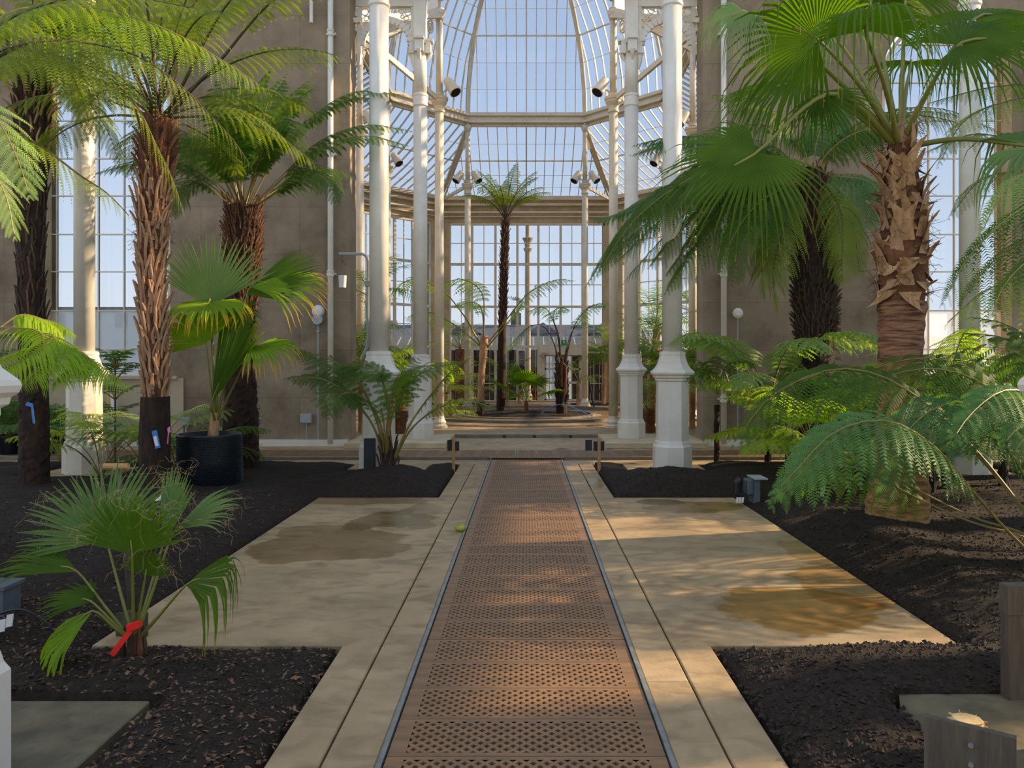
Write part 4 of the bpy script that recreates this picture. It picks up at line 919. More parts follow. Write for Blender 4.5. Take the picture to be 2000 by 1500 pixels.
# G understory ferns left
for (x_,y_,yd,n_,lay,mm,lab) in ((197,925,10.55,0,[(5,1.45,80,5,.42),(5,1.3,62,-15,.4)],mY,'low bright fern on thin dark stems before the far left column'),
    (290,930,10.7,0,[(5,1.5,76,0,.42),(4,1.3,60,-20,.4)],mP,'low fern on thin stems just left of the stub-covered trunk'),
    (120,900,12.0,0,[(6,1.3,70,-20,.4)],mB,'bushy low fern behind the far left dark trunk')):
    g=P(x_,y_,yd);r=thing('fern',lab,'fern',(g.x,g.y,.02));crown(r,(0,0,0),lay,mm,nsub=12,t0=.55,r0=.009,droop=.35)
g=P(345,880,10.6);r=thing('fern','green fern spreading behind the black dimpled pot','fern',(g.x,g.y,.02));crown(r,(0,0,0),[(5,1.4,70,-25,.42),(5,1.2,50,-40,.4)],mG,nsub=12,t0=.4,r0=.009,droop=.35)
def pot_plant(x_,y_,yd,lab,m_,h=.9,dense=8):
    g=P(x_,y_,yd);r=thing('potted_plant',lab,'potted plant',(g.x,g.y,0));b=MB();b.lathe([(0,0),(.15,0),(.2,.3),(.21,.3),(.21,.34),(.185,.34),(.18,.28),(0,.28)],20,cap=False);b.build('pot',M_black,r,smooth=False)
    crown(r,(0,0,.28),[(dense,h,80,20,.3),(dense,h*.9,50,-20,.3)],m_,nsub=8,t0=.2,droop=.3);return r
pot_plant(20,885,13.6,'black pot with a feathery plant at the far left edge below the wall',mB)
pot_plant(105,885,13.6,'black pot with a feathery plant between the dark trunk and the far left column',mB)
r=thing('shrub','dark glossy-leaved shrub behind the far left column','shrub',(-6.55,12.4,0));trunk(r,[(0,0,0),(0,0,.8),(0,0,1.7)],[.02,.018,.012],M_stem_d,n=6,noise=0)
crown(r,(0,0,1.5),[(8,.5,70,0,.22),(8,.5,30,-40,.22)],mB,nsub=0,npin=7,pw=.13,droop=.2)
for k in range(3): crown(r,(0,0,.7+.3*k),[(5,.6,50,-10,.22)],mB,nsub=0,npin=7,pw=.13,droop=.2)
r=thing('shrub','dark glossy-leaved shrub at the far left edge before the concrete wall','shrub',(-9.2,13.4,0));trunk(r,[(0,0,0),(0,0,.8),(0,0,1.9)],[.02,.018,.012],M_stem_d,n=6,noise=0)
for k in range(5): crown(r,(0,0,.7+.3*k),[(6,.6,50,-10,.22)],mB,nsub=0,npin=7,pw=.13,droop=.2)
# H clump in front of left column
g=G(758,938);r=thing('tree_fern','low tree fern with many spreading stems in front of the left column','tree fern',(g.x,g.y,0));y0=g.y
t,sp,rr=trunk(r,[(0,0,-.05),(0,0,.2),(0,0,.42)],[.13,.1,.09],M_trunk_dark,n=12,noise=.015);stubs(r,sp,rr,.05,.5,24,.2,.014,M_stub_dark,out=.2)
for pts,pl in (([(770,900,y0),(762,830,y0),(790,760,y0),(830,725,y0),(910,705,y0)],.42),([(752,900,y0),(735,820,y0),(700,745,y0),(640,700,y0),(578,690,y0)],.40),([(750,900,y0),(728,830,y0-.2),(680,770,y0-.3),(620,738,y0-.4),(566,745,y0-.4)],.36),
    ([(768,905,y0),(800,842,y0),(850,800,y0),(910,782,y0),(970,800,y0)],.26),([(765,905,y0),(800,830,y0-.1),(850,760,y0-.2),(890,718,y0-.3),(925,695,y0-.4)],.28),([(755,900,y0),(757,820,y0-.4),(770,760,y0-.7),(800,725,y0-1)],.45),
    ([(752,900,y0),(740,820,y0-.3),(700,770,y0-.6),(660,775,y0-.9),(640,820,y0-1.1)],.4),([(755,895,y0),(765,800,y0+.4),(780,730,y0+.7),(820,700,y0+1)],.42),([(755,895,y0),(745,800,y0+.4),(720,730,y0+.8),(680,705,y0+1.1)],.42),([(757,900,y0),(760,820,y0-.2),(750,750,y0-.2),(720,715,y0-.2),(660,712,y0)],.42)):
    pxf(r,pts,pl,mG,nsub=20,droop=.22,t0=.42,r0=.019)
    if len(pts)==5 and pts[1][0]!=800: pxf(r,[(p[0]+(random.uniform(-25,25) if i>1 else 0),p[1]+(random.uniform(-8,14) if i>1 else 0),p[2]+(random.uniform(-.5,.5) if i>1 else 0)) for i,p in enumerate(pts)],pl,mG,nsub=20,droop=.22,t0=.45,r0=.012)
# ================ DOME PLANTS ================
r=treefern('tall slender tree fern standing in the centre bed under the dome',*G(978,808)[:2],6.0,.12,[(9,2.1,66,-10,.42),(7,1.9,80,30,.4)],mO,stub=(.45,150,.15,.014,M_stub_mid),lean=(.15,0),z0=.05,nsub=10,ns=16,t0=.3,droop=.4,pw=.16,r0=.02,m=M_trunk_dark)
r=thing('tree_fern','young tree fern with pale brown trunk and long forked fronds, left in the centre bed','tree fern',(*G(940,812)[:2],.04));y0=r.location.y
trunk(r,[(0,0,-.05),(0,0,1),(.1,0,2.35)],[.12,.1,.13],M_stub,n=10,noise=.01);trunk(r,[(0,0,-.05),(0,0,.4)],[.14,.12],M_trunk_dark,n=10,name='dark_base')
for pts,pl in(([(942,680,y0),(905,615,y0),(860,565,y0),(800,545,y0),(740,600,y0)],.75),([(942,680,y0),(945,620,y0),(940,570,y0),(900,545,y0+.5),(850,560,y0+.8)],.7),([(945,680,y0),(985,630,y0),(1030,575,y0),(1080,548,y0),(1125,548,y0)],.55),([(942,680,y0),(895,640,y0),(840,610,y0),(790,620,y0)],.7),([(945,670,y0),(942,610,y0-.5),(925,590,y0-1),(890,600,y0-1.6)],.6),([(950,680,y0),(1000,620,y0-.4),(1020,590,y0-.8),(990,580,y0-1)],.3)):
    pxf(r,pts,pl,mP if pl<.6 else [M_fernY,M_stem_y],nsub=9,ns=14,droop=.35,t0=.4,r0=.028)
r=thing('tree_fern','black-stemmed tree fern with a curled dead frond, right in the centre bed','tree fern',(*G(1097,812)[:2],.04));y0=r.location.y
t,sp,rr=trunk(r,[(0,0,-.05),(0,0,1),(0,0,1.55)],[.17,.15,.13],M_trunk_dark,n=10,noise=.02);stubs(r,sp,rr,.3,1.6,60,.35,.03,M_stub_dark,single=False,out=.15)
for pts,pl in(([(1092,730,y0),(1085,680,y0),(1065,640,y0),(1040,635,y0),(1010,660,y0),(985,690,y0)],.4),([(1096,730,y0),(1090,660,y0),(1075,615,y0),(1060,600,y0),(1030,610,y0)],.55),([(1096,730,y0),(1092,660,y0),(1080,620,y0-.3),(1090,600,y0-.8),(1110,610,y0-1)],.5),([(1100,735,y0),(1110,680,y0),(1125,630,y0),(1155,598,y0),(1192,592,y0)],.5),([(1100,740,y0),(1112,660,y0),(1135,625,y0+.5),(1140,612,y0+1)],.4)):
    pxf(r,pts,pl,[M_fernB,M_trunk_dark],nsub=9,ns=14,droop=.35,t0=.6,r0=.022)
b=MB();b.tube(spline([P(1098,755,y0-.2)-r.location,P(1098,715,y0-.2)-r.location,P(1103,711,y0-.2)-r.location,P(1105,725,y0-.2)-r.location,P(1104,760,y0-.2)-r.location],16),.035,6);b.build('dead_frond',M_stub_mid,r)
def spalm(lab,x,y,R,th,n,m_,hub=.8,cat='palm',tr=.06,z=0.,e=(85,0),trm=None,seg=24,nm='fan_palm',grp=None):
    r=thing(nm,lab,cat,(x,y,z),grp);trunk(r,[(0,0,-.05),(0,0,th*.5),(0,0,th)],[tr*1.2,tr,tr],trm or M_husk,n=8,noise=.01)
    for k in range(n):
        a=k*2.4+random.uniform(-.2,.2);el=math.radians(e[0]+(e[1]-e[0])*k/max(1,n-1));d=Vector((math.cos(a)*math.cos(el),math.sin(a)*math.cos(el),math.sin(el)));bs=Vector((x,y,z+th))
        fan(r,bs,bs+d*hub,d,(-math.cos(a)*math.sin(el),-math.sin(a)*math.sin(el),math.cos(el)+.01),R,m_,seg=seg,spread=115,split=.5,droop=.2,pr=.01,fold=.4)
    return r
g=G(1028,812);spalm('small bright fan palm in the front of the centre bed',g.x,g.y,.62,.35,7,[M_palm,M_stem],hub=.75,z=.06,e=(80,10),trm=M_stub_mid)
def fpalm(lab,x,y,th,Lf,n,m_,tr=.09,trm=None,grp=None,z=0.,e0=70,dr=.3,nm='feather_palm',cat='palm',pl=.4):
    r=thing(nm,lab,cat,(x,y,z),grp)
    if th>.1: trunk(r,[(0,0,-.05),(0,0,th*.5),(0,0,th)],[tr*1.1,tr,tr],trm or M_husk,n=8,noise=.015)
    h=n//2;crown(r,(0,0,th),[(h,Lf,e0,-20,pl),(n-h,Lf,e0-35,-55,pl)],m_,name='frond',nsub=0,ns=12,pw=.045,droop=dr,t0=.2,ang=(70,40));return r
mk=lambda px,py:G(px,py)[:2]
mPa=[M_fernB,M_stem_y]
fpalm('feather palm with rough brown trunk behind the left ring columns',-2.45,28.6,2.1,1.6,14,[M_fernP,M_stem_y],tr=.17,trm=M_stub_mid)
fpalm('wispy feather palm rising between the two left column pairs',-4.1,20.6,3.3,2.0,12,mPa,tr=.07,pl=.5)
fpalm('low feather palm left of the tall centre tree fern',-1.9,28.8,.5,1.7,10,[M_fernP,M_stem_y],tr=.05)
fpalm('low feather palm just behind the tall centre tree fern',-.7,28.9,.7,1.9,10,mPa,tr=.05)
fpalm('thin-stemmed feather palm near the glass door',1.9,28.6,.9,1.8,6,[M_fernP,M_stem_y],tr=.06)
treefern('green tree fern by the glazed wall, right of the exit door',2.9,29.2,1.9,.07,[(8,1.1,50,-35,.4),(8,1.1,20,-60,.4)],mG,m=M_husk,droop=.5,**LO)
fpalm('feather palm behind the green tree fern at the right of the glazed wall',3.3,30.4,2.3,1.6,12,[M_fernY,M_stem_y],tr=.08)
r=thing('fern','glowing yellow-green fern hanging between the left columns','fern',(-2.75,21.0,.0));trunk(r,[(0,0,0),(0,0,.8),(0,0,1.45)],[.05,.04,.04],M_husk,n=8,noise=0)
crown(r,(0,0,1.4),[(7,1.3,35,-80,.3),(6,1.0,60,-70,.3)],[M_fernY,M_stem_y],droop=1.2,**LO)
for lab,x,y,th,Lf,mm in (('large feathery palm filling the gap right of the second right column',3.4,20.7,2.0,1.9,mPa),('tall pale palm behind the right pair of columns',4.1,24.5,2.7,2.2,[M_fernP,M_stem_y]),('bushy palm low between the right pair of columns',3.7,19.6,.9,1.6,[M_fernP,M_stem_y]),
    ('olive palm beside the right concrete pier inside the dome',4.6,17.6,1.3,1.8,[M_fernY,M_stem_y]),('tall wispy palm far right inside the dome',5.9,27,3.2,2.0,[M_fernY,M_stem_y]),
    ('yellowish palm behind the left front column inside the dome',-4.3,18.4,1.6,1.7,[M_fernY,M_stem_y]),('green palm at the left rear inside the dome',-5.6,26,2.6,2.2,[M_fernP,M_stem_y]),('bushy palm low at left behind the second left column',-3.3,20.4,.6,1.6,mPa)):
    fpalm(lab,x,y,th,Lf,16,mm,tr=.12,trm=M_stub_mid,pl=.45)
treefern('small tree fern left inside the dome opening by the pier',-3.75,19.2,1.5,.08,[(8,1.3,55,-30,.35),(6,1.2,30,-50,.35)],mY,m=M_husk,droop=.4,**LO)
treefern('small tree fern right inside the dome, between column and pier',3.45,18.3,1.4,.09,[(8,1.4,55,-30,.35),(6,1.3,25,-50,.35)],mG,m=M_stub_mid,droop=.4,**LO)
fpalm('rust-trunked palm low between the right columns',2.75,17.9,.55,1.2,14,[M_fernP,M_stem_y],tr=.2,trm=M_stub_mid,e0=75)
fpalm('rust-trunked palm low between the left columns',-2.9,17.7,.5,1.2,14,[M_fernY,M_stem_y],tr=.2,trm=M_stub_mid,e0=75)

for lab,px,Y,th,Lf,mm in (('pale feather palm low behind the left ring columns near the end glazing',892,29.5,.9,1.6,[M_fernP,M_stem_y]),('bushy bright palm at the foot of the left far ring column',872,26.6,.5,1.5,[M_fernY,M_stem_y]),
    ('soft green palm just right of the tall centre tree fern, further back',1015,30.2,.3,1.5,[M_fernB,M_stem_y]),('olive palm by the end glazing at the far right corner',1190,30.2,1.6,1.7,[M_fernO,M_stem_y]),
    ('dense green palm seen between the right pair of columns, further back',1268,27.5,1.9,2.0,[M_fernB,M_stem_y]),('sunlit palm seen right of the front right column, inside the dome',1352,19.0,1.7,1.6,[M_fernY,M_stem_y]),
    ('sunlit palm low between the left pair of columns, inside the dome',778,22.4,1.4,1.7,[M_fernY,M_stem_y]),('blue-green palm beside the left pier, inside the dome',706,17.9,1.8,1.3,[M_fernB,M_stem_y]),('pale palm low beside the near left ring column',880,22.0,.1,1.0,[M_fernY,M_stem_y])):
    g=P(px,800,Y);fpalm(lab,g.x,Y,th,Lf,14,mm,tr=.07,pl=.42)
# ================ RIGHT SIDE ================
# N fern right of the front right column
g=P(1400,895,12.0);r=thing('tree_fern','fern spreading level fronds just right of the front right column','tree fern',(g.x,g.y,0));y0=12.0
trunk(r,[(0,0,-.05),(0,0,.5),(0,0,.95)],[.05,.04,.045],M_trunk_dark,n=8)
for pts,pl in(([(1402,770,y0),(1390,725,y0),(1365,705,y0),(1335,700,y0)],.4),([(1402,770,y0),(1415,720,y0-.2),(1440,705,y0-.4),(1475,712,y0-.5)],.4),([(1402,770,y0),(1395,730,y0-.4),(1370,720,y0-.8),(1345,740,y0-1)],.42),([(1402,770,y0),(1400,720,y0-.3),(1410,700,y0-.7),(1430,720,y0-1)],.4),([(1402,770,y0),(1370,730,y0+.4),(1330,720,y0+.8)],.4)):
    pxf(r,pts,pl,mG,nsub=12,droop=.6,t0=.3,r0=.01)
b=MB();b.tube(spline([P(1432,790,y0)-r.location,P(1420,740,y0)-r.location,P(1404,705,y0)-r.location,P(1398,695,y0)-r.location,P(1406,700,y0)-r.location],14),np.linspace(.022,.012,14),6);b.build('unfurling_frond',M_stub,r)
# O big fan palm
g=G(1748,1038);r=thing('fan_palm','big fan palm at right with swollen golden trunk and shaggy dry leaf bases','palm',(g.x,g.y,0));y0=g.y
q=lambda px,py:P(px,py,y0)-r.location
tm=bpy.data.materials
t,sp,rr=trunk(r,[(0,0,-.05),q(1756,940),q(1760,800),q(1758,700)],[.30,.275,.245,.215,.2,.195],M_ptrunk,n=32,noise=.009,name='lower_trunk',ring=.045)
trunk(r,[q(1758,705),q(1760,640),q(1762,590)],[.195,.2,.215],M_pmid,n=28,noise=.01,ring=.05,name='middle_trunk')
t,sp,rr=trunk(r,[q(1762,595),q(1765,450),q(1760,340),q(1755,262)],[.19,.21,.19,.15,.09],M_hcore,n=24,noise=.03,name='upper_trunk')
def husk(i,z,t_,L_,w0,up=1,curl=.4):
    k=int(np.clip(np.searchsorted(sp[:,2],z),0,len(sp)-1));c=sp[k];ra=rr[k]*.98
    o_=np.array((math.cos(t_),math.sin(t_),0));u=np.array((-math.sin(t_),math.cos(t_),0));Z=np.array((0,0,1.));b=MB();vs=[];n=7;tw=random.uniform(-.9,.9);sd=random.uniform(-.5,.5)
    for j in range(n):
        f=j/(n-1);p=np.array((c[0],c[1],z))+o_*(ra+curl*L_*f**1.6)+Z*up*L_*f*(1-.4*f*curl)+u*sd*L_*f*f;w_=w0*(1-f)**.7+.006;uu=u*math.cos(tw*f)+o_*math.sin(tw*f);oo=np.cross(uu,Z)*.25*w_
        vs+=[p-uu*w_,p-oo-o_*0+o_*.3*w_,p+uu*w_,p-uu*w_-o_*.008,p-o_*.004,p+uu*w_-o_*.008]
    fs=[]
    for j in range(n-1):
        a=6*j;d=a+6;fs+=[(a,a+1,d+1,d),(a+1,a+2,d+2,d+1),(d+3,d+4,a+4,a+3),(d+4,d+5,a+5,a+4),(a,d,d+3,a+3),(a+2,a+5,d+5,d+2)]
    b.add(vs,fs);b.build('dry_leaf_base',M_husk if i%3 else M_stub,r)
zt=sp[-1][2];zb=sp[0][2]
for i in range(120):
    f=i/120;husk(i,zb+.08+(zt-zb-.15)*f,i*2.4+random.uniform(-.3,.3),random.uniform(.2,.42),random.uniform(.05,.12)*(1-.3*f),up=random.choice((1,1,1,-.5,.2)),curl=random.uniform(.15,.55))
hairs(r,sp,rr,zb,zt,350,.18,M_fibre,.002)
cb=P(1757,290,y0)
mO1=[M_palm,M_stem];mO2=[M_palmP,M_stem]
def of(hx,hy,Y,ax,nm,R,m_=mO1,**kw):
    d=dict(seg=50,spread=140,split=.38,droop=.5,fold=.4,pr=.02,sag=.06,taper=1.1);d.update(kw);fan(r,cb,P(hx,hy,Y),ax,nm,R,m_,**d)
of(1596,76,6.5,(-.75,-.2,.25),(.1,-.75,-.65),1.05)
of(1478,298,6.3,(-.75,-.1,-.45),(-.35,-.8,.55),1.0,droop=.28,sag=.25,spread=118)
of(1560,166,7.5,(-.95,.1,-.05),(-.1,-.5,.9),1.05,droop=.45,spread=110)
of(1600,180,6.9,(.2,-.5,-.8),(-.2,-.8,.3),.62,seg=26,spread=75,droop=.2,split=.35)
of(1872,88,6.5,(.55,-.1,.1),(.1,-.7,.7),.98,droop=.35)
of(1900,40,7.0,(.8,.2,.3),(-.3,-.6,.7),1.0)
of(1700,10,7.8,(-.1,.4,.8),(0,-.9,.4),1.0,spread=120)
of(1450,20,6.4,(-.5,-.1,-.3),(0,-.7,.7),.5,mO2,droop=.6,spread=100)
of(1770,-20,7.6,(.3,.2,1),(.1,-1,.3),1.0,spread=120)
of(2010,285,6.3,(.6,-.3,-.1),(-.1,-.6,.8),1.0,mO2,droop=.6,spread=150,seg=34)
of(1620,60,8.0,(-.6,.5,.5),(.2,-.8,.5),.9,mO2)
of(1690,60,6.0,(-.1,-.8,.1),(0,-.2,1),.9,droop=.8,spread=110)
of(1780,120,8.3,(.2,.8,.2),(0,-.3,1),.8,droop=.5)
# P dark tree fern
g=P(1592,890,11.6);r=thing('tree_fern','tree fern with a black bristly trunk behind the big fan palm','tree fern',(g.x,g.y,0));y0=11.6
q=lambda px,py:P(px,py,y0)-r.location
t,sp,rr=trunk(r,[(0,0,-.05),q(1594,800),q(1592,600),q(1588,430),q(1585,330)],[.24,.23,.24,.28,.3,.24,.16],M_trunk_dark,n=22,noise=.03)
stubs(r,sp,rr,1.9,4.3,620,.13,.013,M_stub_dark,single=False,out=.55);stubs(r,sp,rr,3.4,4.3,80,.3,.014,M_stub_mid,single=False,out=.25);hairs(r,sp,rr,.2,2.4,400,.12,M_trunk_dark,.004)
tx,ty=1585,345
for pts,pl,mm in (([(tx,ty,y0),(1510,300,y0),(1420,270,y0),(1340,268,y0-.2),(1262,285,y0-.4)],.5,mB),([(tx,ty,y0),(1510,330,y0-.3),(1420,320,y0-.6),(1320,365,y0-.9),(1230,440,y0-1.1),(1165,540,y0-1.2)],.46,mG),
    ([(tx,ty,y0),(1500,320,y0),(1400,310,y0),(1290,370,y0),(1200,420,y0),(1150,425,y0)],.45,mB),([(tx,ty,y0),(1500,340,y0+.3),(1390,350,y0+.6),(1290,430,y0+.8),(1195,520,y0+1)],.5,mG),([(tx,ty,y0),(1510,360,y0-.2),(1440,380,y0-.4),(1370,450,y0-.5),(1300,540,y0-.6)],.45,mG),
    ([(tx,ty,y0),(1540,370,y0-.3),(1490,410,y0-.6),(1450,480,y0-.8),(1430,560,y0-.9)],.4,mG),([(tx,ty,y0),(1550,390,y0-.2),(1530,450,y0-.4),(1510,530,y0-.5),(1520,620,y0-.5)],.4,mO),
    ([(tx+5,ty,y0),(1630,380,y0-.2),(1665,440,y0-.3),(1680,540,y0-.4)],.38,mO),([(tx+5,ty,y0),(1640,340,y0-.2),(1690,350,y0-.3),(1720,420,y0-.4)],.4,mB),([(tx+5,ty,y0),(1630,290,y0),(1700,250,y0),(1790,250,y0)],.45,mG),
    ([(tx,ty,y0),(1560,270,y0),(1500,220,y0),(1420,215,y0)],.45,mG),([(tx,ty,y0),(1600,260,y0+.2),(1640,200,y0+.4),(1700,190,y0+.6)],.45,mB),([(tx,ty,y0),(1540,320,y0-.6),(1480,290,y0-1),(1400,330,y0-1.4),(1350,400,y0-1.6)],.45,mG),
    ([(tx,ty,y0),(1650,260,y0+.3),(1750,215,y0+.5),(1850,215,y0+.4),(1960,260,y0+.3)],.4,mO)):
    multi(r,pts,pl*1.1,mm,3,38,nsub=20,droop=.7,t0=.18,r0=.012,roll=35,fill=1.,sr=.15)
r=thing('tree_fern','tree fern off the right side, its dark lacy fronds crossing before the right window','tree fern',(7.6,10.4,0));trunk(r,[(0,0,-.05),(0,0,2),(0,0,4.3)],[.2,.16,.2],M_trunk_dark)
for pts in ([(2140,300,10.4),(2050,250,10.2),(1980,270,10),(1900,262,9.8),(1800,300,9.6)],[(2140,300,10.4),(2040,200,10.2),(1960,200,10),(1880,240,9.9),(1830,330,9.9)],[(2140,300,10.4),(2040,180,10.6),(1940,170,10.6),(1800,205,10.6)],[(2140,300,10.4),(2020,330,10.2),(1920,350,10),(1850,430,10)]):
    pxf(r,pts,.4,[M_fernO,M_stem_d],nsub=14,droop=.5,t0=.15,r0=.014)
# S upper right drooping bright fern
r=thing('tree_fern','bright green fern drooping in from the right edge at mid height','tree fern',(4.6,5.9,0));trunk(r,[(0,0,-.05),(0,0,1.4),(0,0,2.7)],[.13,.1,.12],M_trunk_dark)
for pts,mm,pl in(([(2160,420,5.9),(2090,370,5.7),(2010,400,5.6),(1940,450,5.5),(1880,520,5.5),(1838,600,5.5)],mG,.32),([(2160,430,5.9),(2080,440,5.8),(2000,470,5.8),(1930,520,5.8),(1870,600,5.8)],mG,.34),([(2160,430,5.9),(2080,500,6.2),(2000,540,6.4),(1920,570,6.5),(1840,640,6.5)],mY,.36),([(2160,430,5.9),(2080,340,5.6),(2000,340,5.5),(1950,390,5.4),(1910,470,5.4)],mP,.3),([(2160,430,5.9),(2090,470,5.4),(2020,500,5.2),(1960,560,5.1),(1930,640,5.1)],mG,.3)):
    pxf(r,pts,pl,mm,nsub=14,sr=.22,droop=1.0,t0=.15,r0=.012,fill=.62)
# Q near right fern
r=thing('tree_fern','large fern at the right edge with long olive stems and broad drooping fronds','tree fern',(4.15,5.6,0));y0=5.6
trunk(r,[(0,0,-.05),(0,0,.15),(0,0,.3)],[.1,.09,.08],M_trunk_dark,n=10)
st=(2150,1200,5.6)
for pts,mm,pl,t0 in (([st,(1990,1060,5.5),(1900,960,5.4),(1830,880,5.3),(1740,830,5.2),(1640,850,5.1),(1560,930,5.0),(1500,1000,5.0)],mB,.46,.42),
    ([st,(2000,1000,5.8),(1900,880,5.9),(1800,790,6),(1700,735,6.1),(1600,730,6.2),(1500,780,6.3),(1425,880,6.4)],mG,.5,.42),
    ([st,(2020,960,5.6),(1950,850,5.6),(1900,790,5.6),(1820,800,5.5),(1750,870,5.4),(1700,960,5.3)],mB,.42,.4),
    ([st,(2060,960,6),(2000,830,6.2),(1930,740,6.4),(1830,700,6.6),(1720,715,6.8),(1620,770,7)],mG,.5,.35),
    ([st,(2080,920,5.6),(2020,800,5.5),(1950,780,5.4),(1880,830,5.3),(1830,900,5.2)],mB,.4,.35),
    ([st,(2100,900,6),(2060,760,6.3),(1990,690,6.6),(1900,680,6.9),(1800,720,7.2)],mG,.5,.3),
    ([st,(2100,960,5.2),(2060,860,5),(2000,830,4.9),(1950,880,4.8)],mB,.34,.3),
    ([st,(2030,1060,5.6),(1900,1010,5.7),(1780,950,5.9),(1700,900,6.1),(1600,890,6.3),(1520,950,6.5)],mG,.38,.55),
    ([st,(2100,900,6.4),(2040,720,6.8),(1960,660,7.2),(1860,650,7.6)],mD,.5,.3)):
    multi(r,pts,pl,mm,2,35,nsub=15,sr=.23,droop=.45,t0=t0,r0=.012,fill=.78,roll=30)
# R ferns behind
def fern(lab,px,py,Y,lay,mm,th=0,tr=.05,cat='fern',**kw):
    g=P(px,py,Y);r=thing('fern' if th<.6 else 'tree_fern',lab,cat,(g.x,Y,.0))
    if th: trunk(r,[(0,0,-.05),(0,0,th*.5),(0,0,th)],[tr*1.2,tr,tr],M_trunk_dark,n=8)
    d=dict(nsub=12,t0=.35,r0=.011,droop=.4);d.update(kw);crown(r,(0,0,th),lay,mm,**d);return r
fern('pale feathery fern rising before the right concrete wall beside the drainpipe',1500,910,11.9,[(8,3.0,84,-35,.5),(7,2.2,65,-45,.45)],mP,th=.6,fill=.95)
fern('glowing yellow-green fern beneath the black bristly trunk',1540,905,11.0,[(9,1.7,76,-20,.45),(8,1.3,45,-40,.4)],mY,th=.3,fill=.95)
fern('young fern with a yellow tie at its base, just left of the big palm',1640,985,8.7,[(6,1.15,82,0,.42),(5,1.0,66,-30,.4)],mY,th=.05,t0=.5)
fern('green fern clump behind the fan palm trunk, right of the bristly trunk',1690,920,10.6,[(9,1.9,78,-20,.45),(8,1.5,45,-40,.45)],mG,th=.5,fill=.95)
fern('bright fern filling the space in front of the bristly trunk foot',1590,950,9.4,[(8,1.5,78,-10,.42),(7,1.2,55,-30,.4)],mY,th=.35,t0=.4,fill=.9)
fern('mid-green fern clump behind the thin bare young trunk',1820,960,9.0,[(8,1.7,78,-10,.42),(7,1.4,50,-30,.4)],mG,th=.35,t0=.4,fill=.9)
fern('lime-lit fern at right before the arched window',1850,930,10.2,[(7,2.3,80,-20,.45),(6,1.8,55,-40,.45)],mY,th=.6)
fern('dark fern clump beside the far right column',1960,950,9.4,[(7,1.7,75,-20,.45),(6,1.4,45,-40,.45)],mG,th=.7)
fpalm('reddish-stemmed feather palm between the trunk and the right window',6.6,12.8,.5,2.4,10,[M_fernO,M_stem_y],tr=.05,pl=.4)
fpalm('dark green feather palm beneath the right window',7.9,12.2,.2,2.3,12,mPa,tr=.05,pl=.5)
b=MB();a=P(1640,990,8.6);b.obox(a,(.11,0,0),(0,.02,0),(0,0,.016));b.build('x',M_yellow);o=C.objects[-1];o.name='yellow_tie';tag(o,'yellow tie round the fern stems left of the big palm','tie')
b=MB();a=P(1638,1001,8.5);b.obox(a,(.05,0,0),(0,.01,0),(0,0,.03));o=b.build('blue_label',M_blue);tag(o,'blue plant label below the yellow tie','label')
# ================ SMALL THINGS ================
# mango
g=G(899,1038);b=MB()
V=[(math.cos(2*PI*j/14)*math.sin(PI*i/8)*.055,math.sin(2*PI*j/14)*math.sin(PI*i/8)*.036,math.cos(PI*i/8)*.034*(1+.15*math.cos(2*PI*j/14))) for i in range(9) for j in range(14)]
b.add(V,[(i*14+j,i*14+(j+1)%14,(i+1)*14+(j+1)%14,(i+1)*14+j) for i in range(8) for j in range(14)])
o=b.build('fallen_fruit',mat('green_fruit',(104,118,26),(168,170,60),.5,12),loc=(g.x,g.y,.034),smooth=True);tag(o,'small green fruit lying on the concrete beside the metal walkway','fruit')
# drainpipes on the concrete wall
for s,px in((-1,646),(1,1413)):
    r=thing('drainpipe','white drainpipe running up the concrete wall %s of the dome opening'%('left' if s<0 else 'right'),'pipe',(P(px,870,14.9).x,14.88,0))
    b=MB();b.tube([(0,0,.05),(0,0,9.5)],.055,14);b.build('pipe',M_white,r,smooth=True)
    for z in(.9,1.35,3.3,5.6,7.9):
        b=MB();b.lathe([(.056,z-.06),(.07,z-.06),(.07,z-.03),(.062,z-.02),(.062,z+.02),(.07,z+.03),(.07,z+.06),(.056,z+.06)],14);b.box(-.09,.09,.03,.12,z-.02,z+.02);b.build('pipe_collar',M_white,r)
r=thing('drainpipe','thin white pipe stub hanging high on the left concrete wall','pipe',(P(608,40,14.9).x,14.9,0));b=MB();b.tube([(0,0,8.1),(0,0,9.6)],.035,10);b.build('pipe',M_white,r);b=MB();b.box(-.06,.06,.03,.12,8.6,8.66);b.build('clip',M_white,r)
r=thing('conduit_light','round bulkhead lamp with grey conduit down the left concrete wall','lamp',(P(622,610,14.95).x,14.95,0))
b=MB();z=P(0,610,14.95).z;b.lathe([(0,.0),(.11,.0),(.12,.03),(.09,.09),(0,.11)],18,cap=False);o=b.build('lamp_glass',M_paper,r,(0,0,z+.02));o.rotation_euler=(PI/2,0,0)
b=MB();b.lathe([(0,0),(.1,0),(.1,.1),(0,.1)],14,cap=False);o=b.build('housing',M_grey,r,(0,0,z-.14));o.rotation_euler=(PI/2,0,0)
b=MB();b.tube([(0,-.03,z-.2),(0,-.03,.1)],.014,6);
for zz in(.9,1.7,2.2): b.box(-.03,.03,-.05,.03,zz-.015,zz+.015)
b.build('conduit',M_grey,r)
r=thing('junction_box','grey junction box on the foot of the left concrete wall','electrical box',(P(598,817,14.9).x,14.9,0));z=P(0,817,14.9).z
b=MB();b.box(-.1,.1,-.05,.08,z-.08,z+.08);b.box(-.11,.11,-.03,-.0,z-.09,z+.09);b.build('box_body',M_grey,r);b=MB();b.tube([(0,.02,z-.08),(0,.02,.1)],.016,6);b.build('conduit',M_grey,r)
